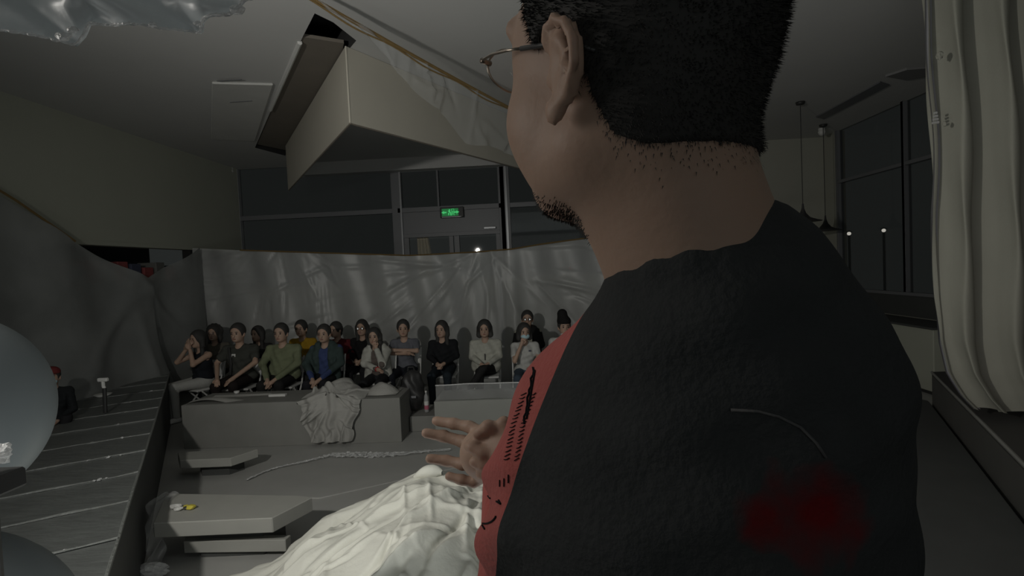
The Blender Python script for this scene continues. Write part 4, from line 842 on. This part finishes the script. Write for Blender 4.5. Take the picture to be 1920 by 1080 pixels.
body = lk('body', man_me, M['skin']); hr_ = lk('hair', hair_me, M['hair'])
br = link('hair_bristles', mesh('bristles', vv, tri), M['hair'], None); br.data.transform(Matrix.Translation(-man.location)); br.parent = hr_; br['kind'] = 'stuff'
# stubble at the chin
vv = []; tri = []
for i in range(700):
    o_ = hp_(.02+r.random()*.075, r.uniform(.0, .05), -.085-r.random()*.045); loc, n, ix, dd = body_bvh.find_nearest(Vector(o_))
    if loc is None: continue
    d = (n+Vector((0, 0, -.5))).normalized(); s_ = n.orthogonal()*.0004; k = len(vv); vv += [loc-s_, loc+s_, loc+d*r.uniform(.002, .004)]; tri.append((k, k+1, k+2))
o = link('stubble', mesh('stubble', vv, tri), M['hair']); o.data.transform(Matrix.Translation(-man.location)); o.parent = man; o['kind'] = 'stuff'
for sd in (-1, 1):
    e = link('eye', revolve([(.012*math.sin(q)+.0001, .012*math.cos(q)) for q in np.linspace(0, math.pi, 12)], 16), M['eyew'], man, True); e.location = hp_(.080, sd*.032, .040)-mo
    e2 = link('iris', revolve([(.0001, .001), (.005, .0), (.0055, -.002)], 12), M['eye'], e, True); e2.location = hf*.0122; e2.rotation_euler = Vector(hf).to_track_quat('Z', 'Y').to_euler()
    lk('eyebrow', tubeme([hp_(.098, sd*.018, .062), hp_(.096, sd*.035, .066), hp_(.080, sd*.052, .062)], .003, 6), M['hair'])
lk('lips', joinme([tubeme([hp_(.098, -.022, -.045), hp_(.105, 0, -.042), hp_(.098, .022, -.045)], .0035, 8), tubeme([hp_(.096, -.020, -.051), hp_(.103, 0, -.053), hp_(.096, .020, -.051)], .004, 8)]), M['lip'])
# spectacles
sm = []
gl = link('spectacles', tubeme([hp_(.106+.002*math.cos(2*q), .036+.025*math.cos(q), .032+.020*math.sin(q)) for q in np.linspace(0, 6.283, 29)[:-1]], .0011, 6, True), M['metal'], None, True); gl.data.transform(Matrix.Translation(-man.location)); gl.parent = man
def gpart(name, me, m='metal'): o = link(name, me, M[m], gl, True); me.transform(Matrix.Translation(-man.location)); return o
gpart('lens_rim', tubeme([hp_(.106+.002*math.cos(2*q), -.036+.025*math.cos(q), .032+.020*math.sin(q)) for q in np.linspace(0, 6.283, 29)[:-1]], .0011, 6, True))
gpart('bridge', tubeme([hp_(.107, .012, .038), hp_(.111, 0, .042), hp_(.107, -.012, .038)], .0012, 6))
for sd in (-1, 1):
    gpart('temple_arm', tubeme([hp_(.106, sd*.061, .036), hp_(.103, sd*.070, .036), hp_(.08, sd*.076, .032), hp_(.055, sd*.079, .026), hp_(.035, sd*.081, .020)], .0013, 6))
    gpart('temple_tip', tubeme([hp_(.035, sd*.081, .020), hp_(.0, sd*.082, .011), hp_(-.022, sd*.081, .004), hp_(-.042, sd*.079, -.008)], [.0020, .0022, .0022, .0016], 8), 'black')
    gpart('hinge', boxme(*[0]*0+[-.003, .003, -.003, .003, -.003, .003]) if False else tubeme([hp_(.107, sd*.059, .036), hp_(.105, sd*.070, .036)], .0026, 8))
    o = gpart('lens', grid(lambda u, v: hp_(.1065+.0015*math.cos(2*2*math.pi*u), sd*.036+.0245*v*math.cos(2*math.pi*u), .032+.0195*v*math.sin(2*math.pi*u)), 28, 3), 'lens')
# ---- sweatshirt
G = Field((-.36, .22, 1.05), (.60, .92, NB[2]+.10), .0045)
tn = .012
G.cap(nb+np.array((.0, -.005, -.015)), SL+np.array((.02, 0, .0)), .062, .056, .06); G.cap(nb+np.array((.02, -.005, -.012)), SR+np.array((-.02, 0, .0)), .062, .058, .06)
G.cap(nb+np.array((0, .0, .0)), nb+np.array((0, .03, -.1)), .078, .10, .05); G.cap(nb, nb+np.array((-.005, .01, .035)), .080, .067, .03)
G.cap(TR, SR, .042, .056, .06); G.ell(CH+np.array((-.005, -.01, .03)), (.170, .150, .21), None, .07); G.cap(CH, CH+np.array((.0, .02, -.42)), .145, .15, .07)
for sh, e, w in ((SL, EL, WL), (SR, ER, WR)): G.cap(sh, e, .068, .060, .05); G.cap(e, e+(w-e)*.82, .058, .040, .03)
# rolls of fabric on the left sleeve
G.cap(P3(925, 890, .58), P3(985, 868, .50), .011, .014, .04); G.cap(P3(915, 1015, .58), P3(980, 990, .49), .012, .015, .04)
G.cap(pix(1250, 545, .45), pix(1340, 500, .435), .034, .036, .03)
# neck opening
nd = (HC-nb); nd = nd/np.linalg.norm(nd)
opn = Field(G.lo, G.lo+G.n*G.v, .0045)
G.cap(nb+np.array((-.038, .054, .004)), nb+np.array((-.055, .085, .20)), .054, .064, .006, 's'); G.cap(nb+np.array((.010, .020, .096)), nb+np.array((.005, .03, .2)), .058, .062, .006, 's')
cr_ = []
for dg, py in ((165, 574), (185, 556), (205, 528), (225, 503), (245, 492), (265, 489), (285, 487), (305, 468), (325, 452), (345, 446), (5, 450), (40, 480), (75, 525), (110, 560), (140, 575)):
    q = math.radians(dg); x_, y_ = .150+.073*math.cos(q), .465+.073*math.sin(q); cr_.append(pix(1000+1000*x_/y_, py, y_))
for p, q in zip(cr_, cr_[1:]+cr_[:1]): G.cap(p, q, .0095, .0095, .012); G.cap(p-Vector((0, 0, .012)), q-Vector((0, 0, .012)), .009, .009, .010)
G.cut(tuple(CH+np.array((0, 0, -.50))), (0, 0, -1))
def swr(V):
    A = np.exp(-((V[:, 2]-SL[2]+.1)/.25)**2); V[:, 1] += .0022*np.sin(V[:, 0]*60+V[:, 2]*45)+.0018*np.sin(V[:, 2]*95-V[:, 0]*40); return V
shirt_me = G.mesh('sweatshirt', swr)
# cut the red panel of the sleeve out along a plane
A3, C3 = P3(1070, 650, .50), P3(908, 1085, .50); T3 = A3+np.array((.05, .12, .02)); pn = np.cross(C3-A3, T3-A3); pn /= np.linalg.norm(pn)
if pn[0] > 0: pn = -pn
def split(me, keep_fn, name):
    bm = bmesh.new(); bm.from_mesh(me); bmesh.ops.bisect_plane(bm, geom=bm.verts[:]+bm.edges[:]+bm.faces[:], plane_co=Vector(A3), plane_no=Vector(pn))
    dl = [f for f in bm.faces if not keep_fn(f.calc_center_median())]; bmesh.ops.delete(bm, geom=dl, context='FACES'); m = bpy.data.meshes.new(name); bm.to_mesh(m); bm.free(); return m
isred = lambda c: (Vector(c)-Vector(A3)).dot(Vector(pn)) > 0
shirt_bvh = BVHTree.FromPolygons([v.co.copy() for v in shirt_me.vertices], [tuple(p.vertices) for p in shirt_me.polygons])
red_me = split(shirt_me, isred, 'red_panel'); blk_me = split(shirt_me, lambda c: not isred(c), 'sweatshirt')
redm_ = mat('red_jersey', (.50, .13, .115), .9, bump=.25, bscale=160, var=.12, vscale=20, spec=.15, sheen=.1)
blm_ = mat('black_jersey', (.048, .051, .052), .95, bump=.25, bscale=160, var=.15, vscale=30, spec=.12)
nt = blm_.node_tree; bs = nt.nodes['Principled BSDF']
so = lk('sweatshirt', blk_me, blm_); o = lk('red_panel', red_me, redm_, None); o.parent = so; o['label'] = 'red printed panel down the left sleeve'
def onshirt(px, py, off=.0008):
    d = ray(px, py).normalized(); loc, n, i, t = shirt_bvh.ray_cast(Vector((0, 0, CZ)), d)
    return None if loc is None else loc+n*off
def stroke(pts, r): 
    q = [onshirt(*p) for p in pts]; q = [p for p in q if p is not None]; return tubeme(q, r, 4) if len(q) > 1 else None
st_ = []; r = random.Random(9)
for i in range(17):        # rows of short dashes
    y = 742+i*7.6; x = interp(y, [742, 800, 870], [978, 958, 945])
    for w, off in ((10, 0), (9, 19)):
        st_.append(stroke([(x+off, y+r.uniform(-2, 2)), (x+off+w*.5, y-2+r.uniform(-1, 1)), (x+off+w, y-5)], .0005))
st_.append(stroke([(1001-k*1.2+r.uniform(-2, 2), 690+k*7) for k in range(16)], .0012)); st_.append(stroke([(1004-k*1.2, 695+k*7) for k in range(14)], .0011))
st_.append(stroke([(903+4*math.cos(q)*6+6, 960+22*math.sin(q)) for q in np.linspace(2.2, .4, 12)], .0010)); st_.append(stroke([(938, 900+k*3) for k in range(5)], .0008)); st_.append(stroke([(946, 897+k*3) for k in range(6)], .0008)); st_.append(stroke([(954, 890+k*3) for k in range(6)], .0008))
st_.append(stroke([(915, 930), (920, 934)], .001)); st_.append(stroke([(932, 940), (940, 945), (936, 938)], .001)); st_.append(stroke([(905, 985), (910, 992)], .001)); st_.append(stroke([(900, 962), (898, 975), (902, 985)], .0008))
st_ = [s for s in st_ if s is not None]
o = lk('printed_strokes', joinme(st_), cloth((.01, .01, .012)), None); o.parent = so; o['kind'] = 'stuff'; o['label'] = 'black hand-drawn dashes and a curl printed on the red panel'
# back print : red shape and thin seam arc
def patch(poly, n=26, off=.0012):
    xs = [p[0] for p in poly]; ys = [p[1] for p in poly]; vs = []; idx = {}; fs = []
    def ins(x, y):
        c = False; j = len(poly)-1
        for i in range(len(poly)):
            if (poly[i][1] > y) != (poly[j][1] > y) and x < (poly[j][0]-poly[i][0])*(y-poly[i][1])/(poly[j][1]-poly[i][1])+poly[i][0]: c = not c
            j = i
        return c
    st2 = 5
    for y in range(min(ys), max(ys)+1, st2):
        for x in range(min(xs), max(xs)+1, st2):
            if ins(x, y):
                p = onshirt(x, y, off)
                if p is not None: idx[(x, y)] = len(vs); vs.append(p)
    for (x, y) in idx:
        k = [(x, y), (x+st2, y), (x+st2, y+st2), (x, y+st2)]
        if all(q in idx for q in k): fs.append(tuple(idx[q] for q in k)[::-1])
    return mesh('patch', vs, fs) if fs else None
bc = onshirt(1535, 965)-man.location; bc2 = onshirt(1455, 968)-man.location
tc = nt.nodes.new('ShaderNodeTexCoord'); nz = nt.nodes.new('ShaderNodeTexNoise'); nz.inputs['Scale'].default_value = 45; nt.links.new(tc.outputs['Object'], nz.inputs[0]); fac = None
for q, ra_, rb_ in ((bc, .004, .040), (bc2, .0, .030)):
    vd = nt.nodes.new('ShaderNodeVectorMath'); vd.operation = 'DISTANCE'; nt.links.new(tc.outputs['Object'], vd.inputs[0]); vd.inputs[1].default_value = q
    mr = nt.nodes.new('ShaderNodeMapRange'); mr.inputs['From Min'].default_value = rb_; mr.inputs['From Max'].default_value = ra_; nz.inputs['Detail'].default_value = 2; ws = nt.nodes.new('ShaderNodeMath'); ws.operation = 'MULTIPLY_ADD'; ws.inputs[1].default_value = .05; ws.inputs[2].default_value = -.025; nt.links.new(nz.outputs[0], ws.inputs[0]); ad = nt.nodes.new('ShaderNodeMath'); nt.links.new(vd.outputs['Value'], ad.inputs[0]); nt.links.new(ws.outputs[0], ad.inputs[1]); nt.links.new(ad.outputs[0], mr.inputs['Value'])
    if fac is None: fac = mr.outputs[0]
    else:
        mm = nt.nodes.new('ShaderNodeMath'); mm.operation = 'MAXIMUM'; nt.links.new(fac, mm.inputs[0]); nt.links.new(mr.outputs[0], mm.inputs[1]); fac = mm.outputs[0]
mx = nt.nodes.new('ShaderNodeMix'); mx.data_type = 'RGBA'; src = bs.inputs['Base Color'].links[0].from_socket; nt.links.new(src, mx.inputs['A']); mx.inputs['B'].default_value = (.16, .012, .014, 1)
nt.links.new(fac, mx.inputs[0]); nt.links.new(mx.outputs['Result'], bs.inputs['Base Color'])
me = stroke([(1370, 768), (1420, 770), (1460, 780), (1500, 800), (1530, 830), (1548, 858)], .0012)
if me: o = lk('back_seam', me, cloth((.11, .11, .11))); o.parent = so
cpts = []
# trousers and shoes down to the stage
T = Field((CH[0]-.26, CH[1]-.24, .62), (CH[0]+.26, CH[1]+.30, CH[2]-.36), .012)
T.ell(CH+np.array((0, 0, -.52)), (.18, .14, .13), None, .05)
for sd in (-1, 1): T.cap((CH[0]+sd*.09, CH[1], CH[2]-.55), (CH[0]+sd*.10, CH[1]-.0, 1.10), .09, .07, .03); T.cap((CH[0]+sd*.10, CH[1], 1.10), (CH[0]+sd*.10, CH[1]+.01, .70), .07, .06, .02)
lk('trousers', T.mesh('trousers'), cloth((.03, .03, .035)))
for sd in (-1, 1):
    Fs = Field((CH[0]+sd*.10-.09, CH[1]-.12, .58), (CH[0]+sd*.10+.09, CH[1]+.26, .75), .01); Fs.cap((CH[0]+sd*.10, CH[1]-.03, .65), (CH[0]+sd*.10, CH[1]+.16, .64), .045, .042, .01); Fs.cut((0, 0, .602), (0, 0, -1)); lk('shoe', Fs.mesh('shoe'), M['shoe'])
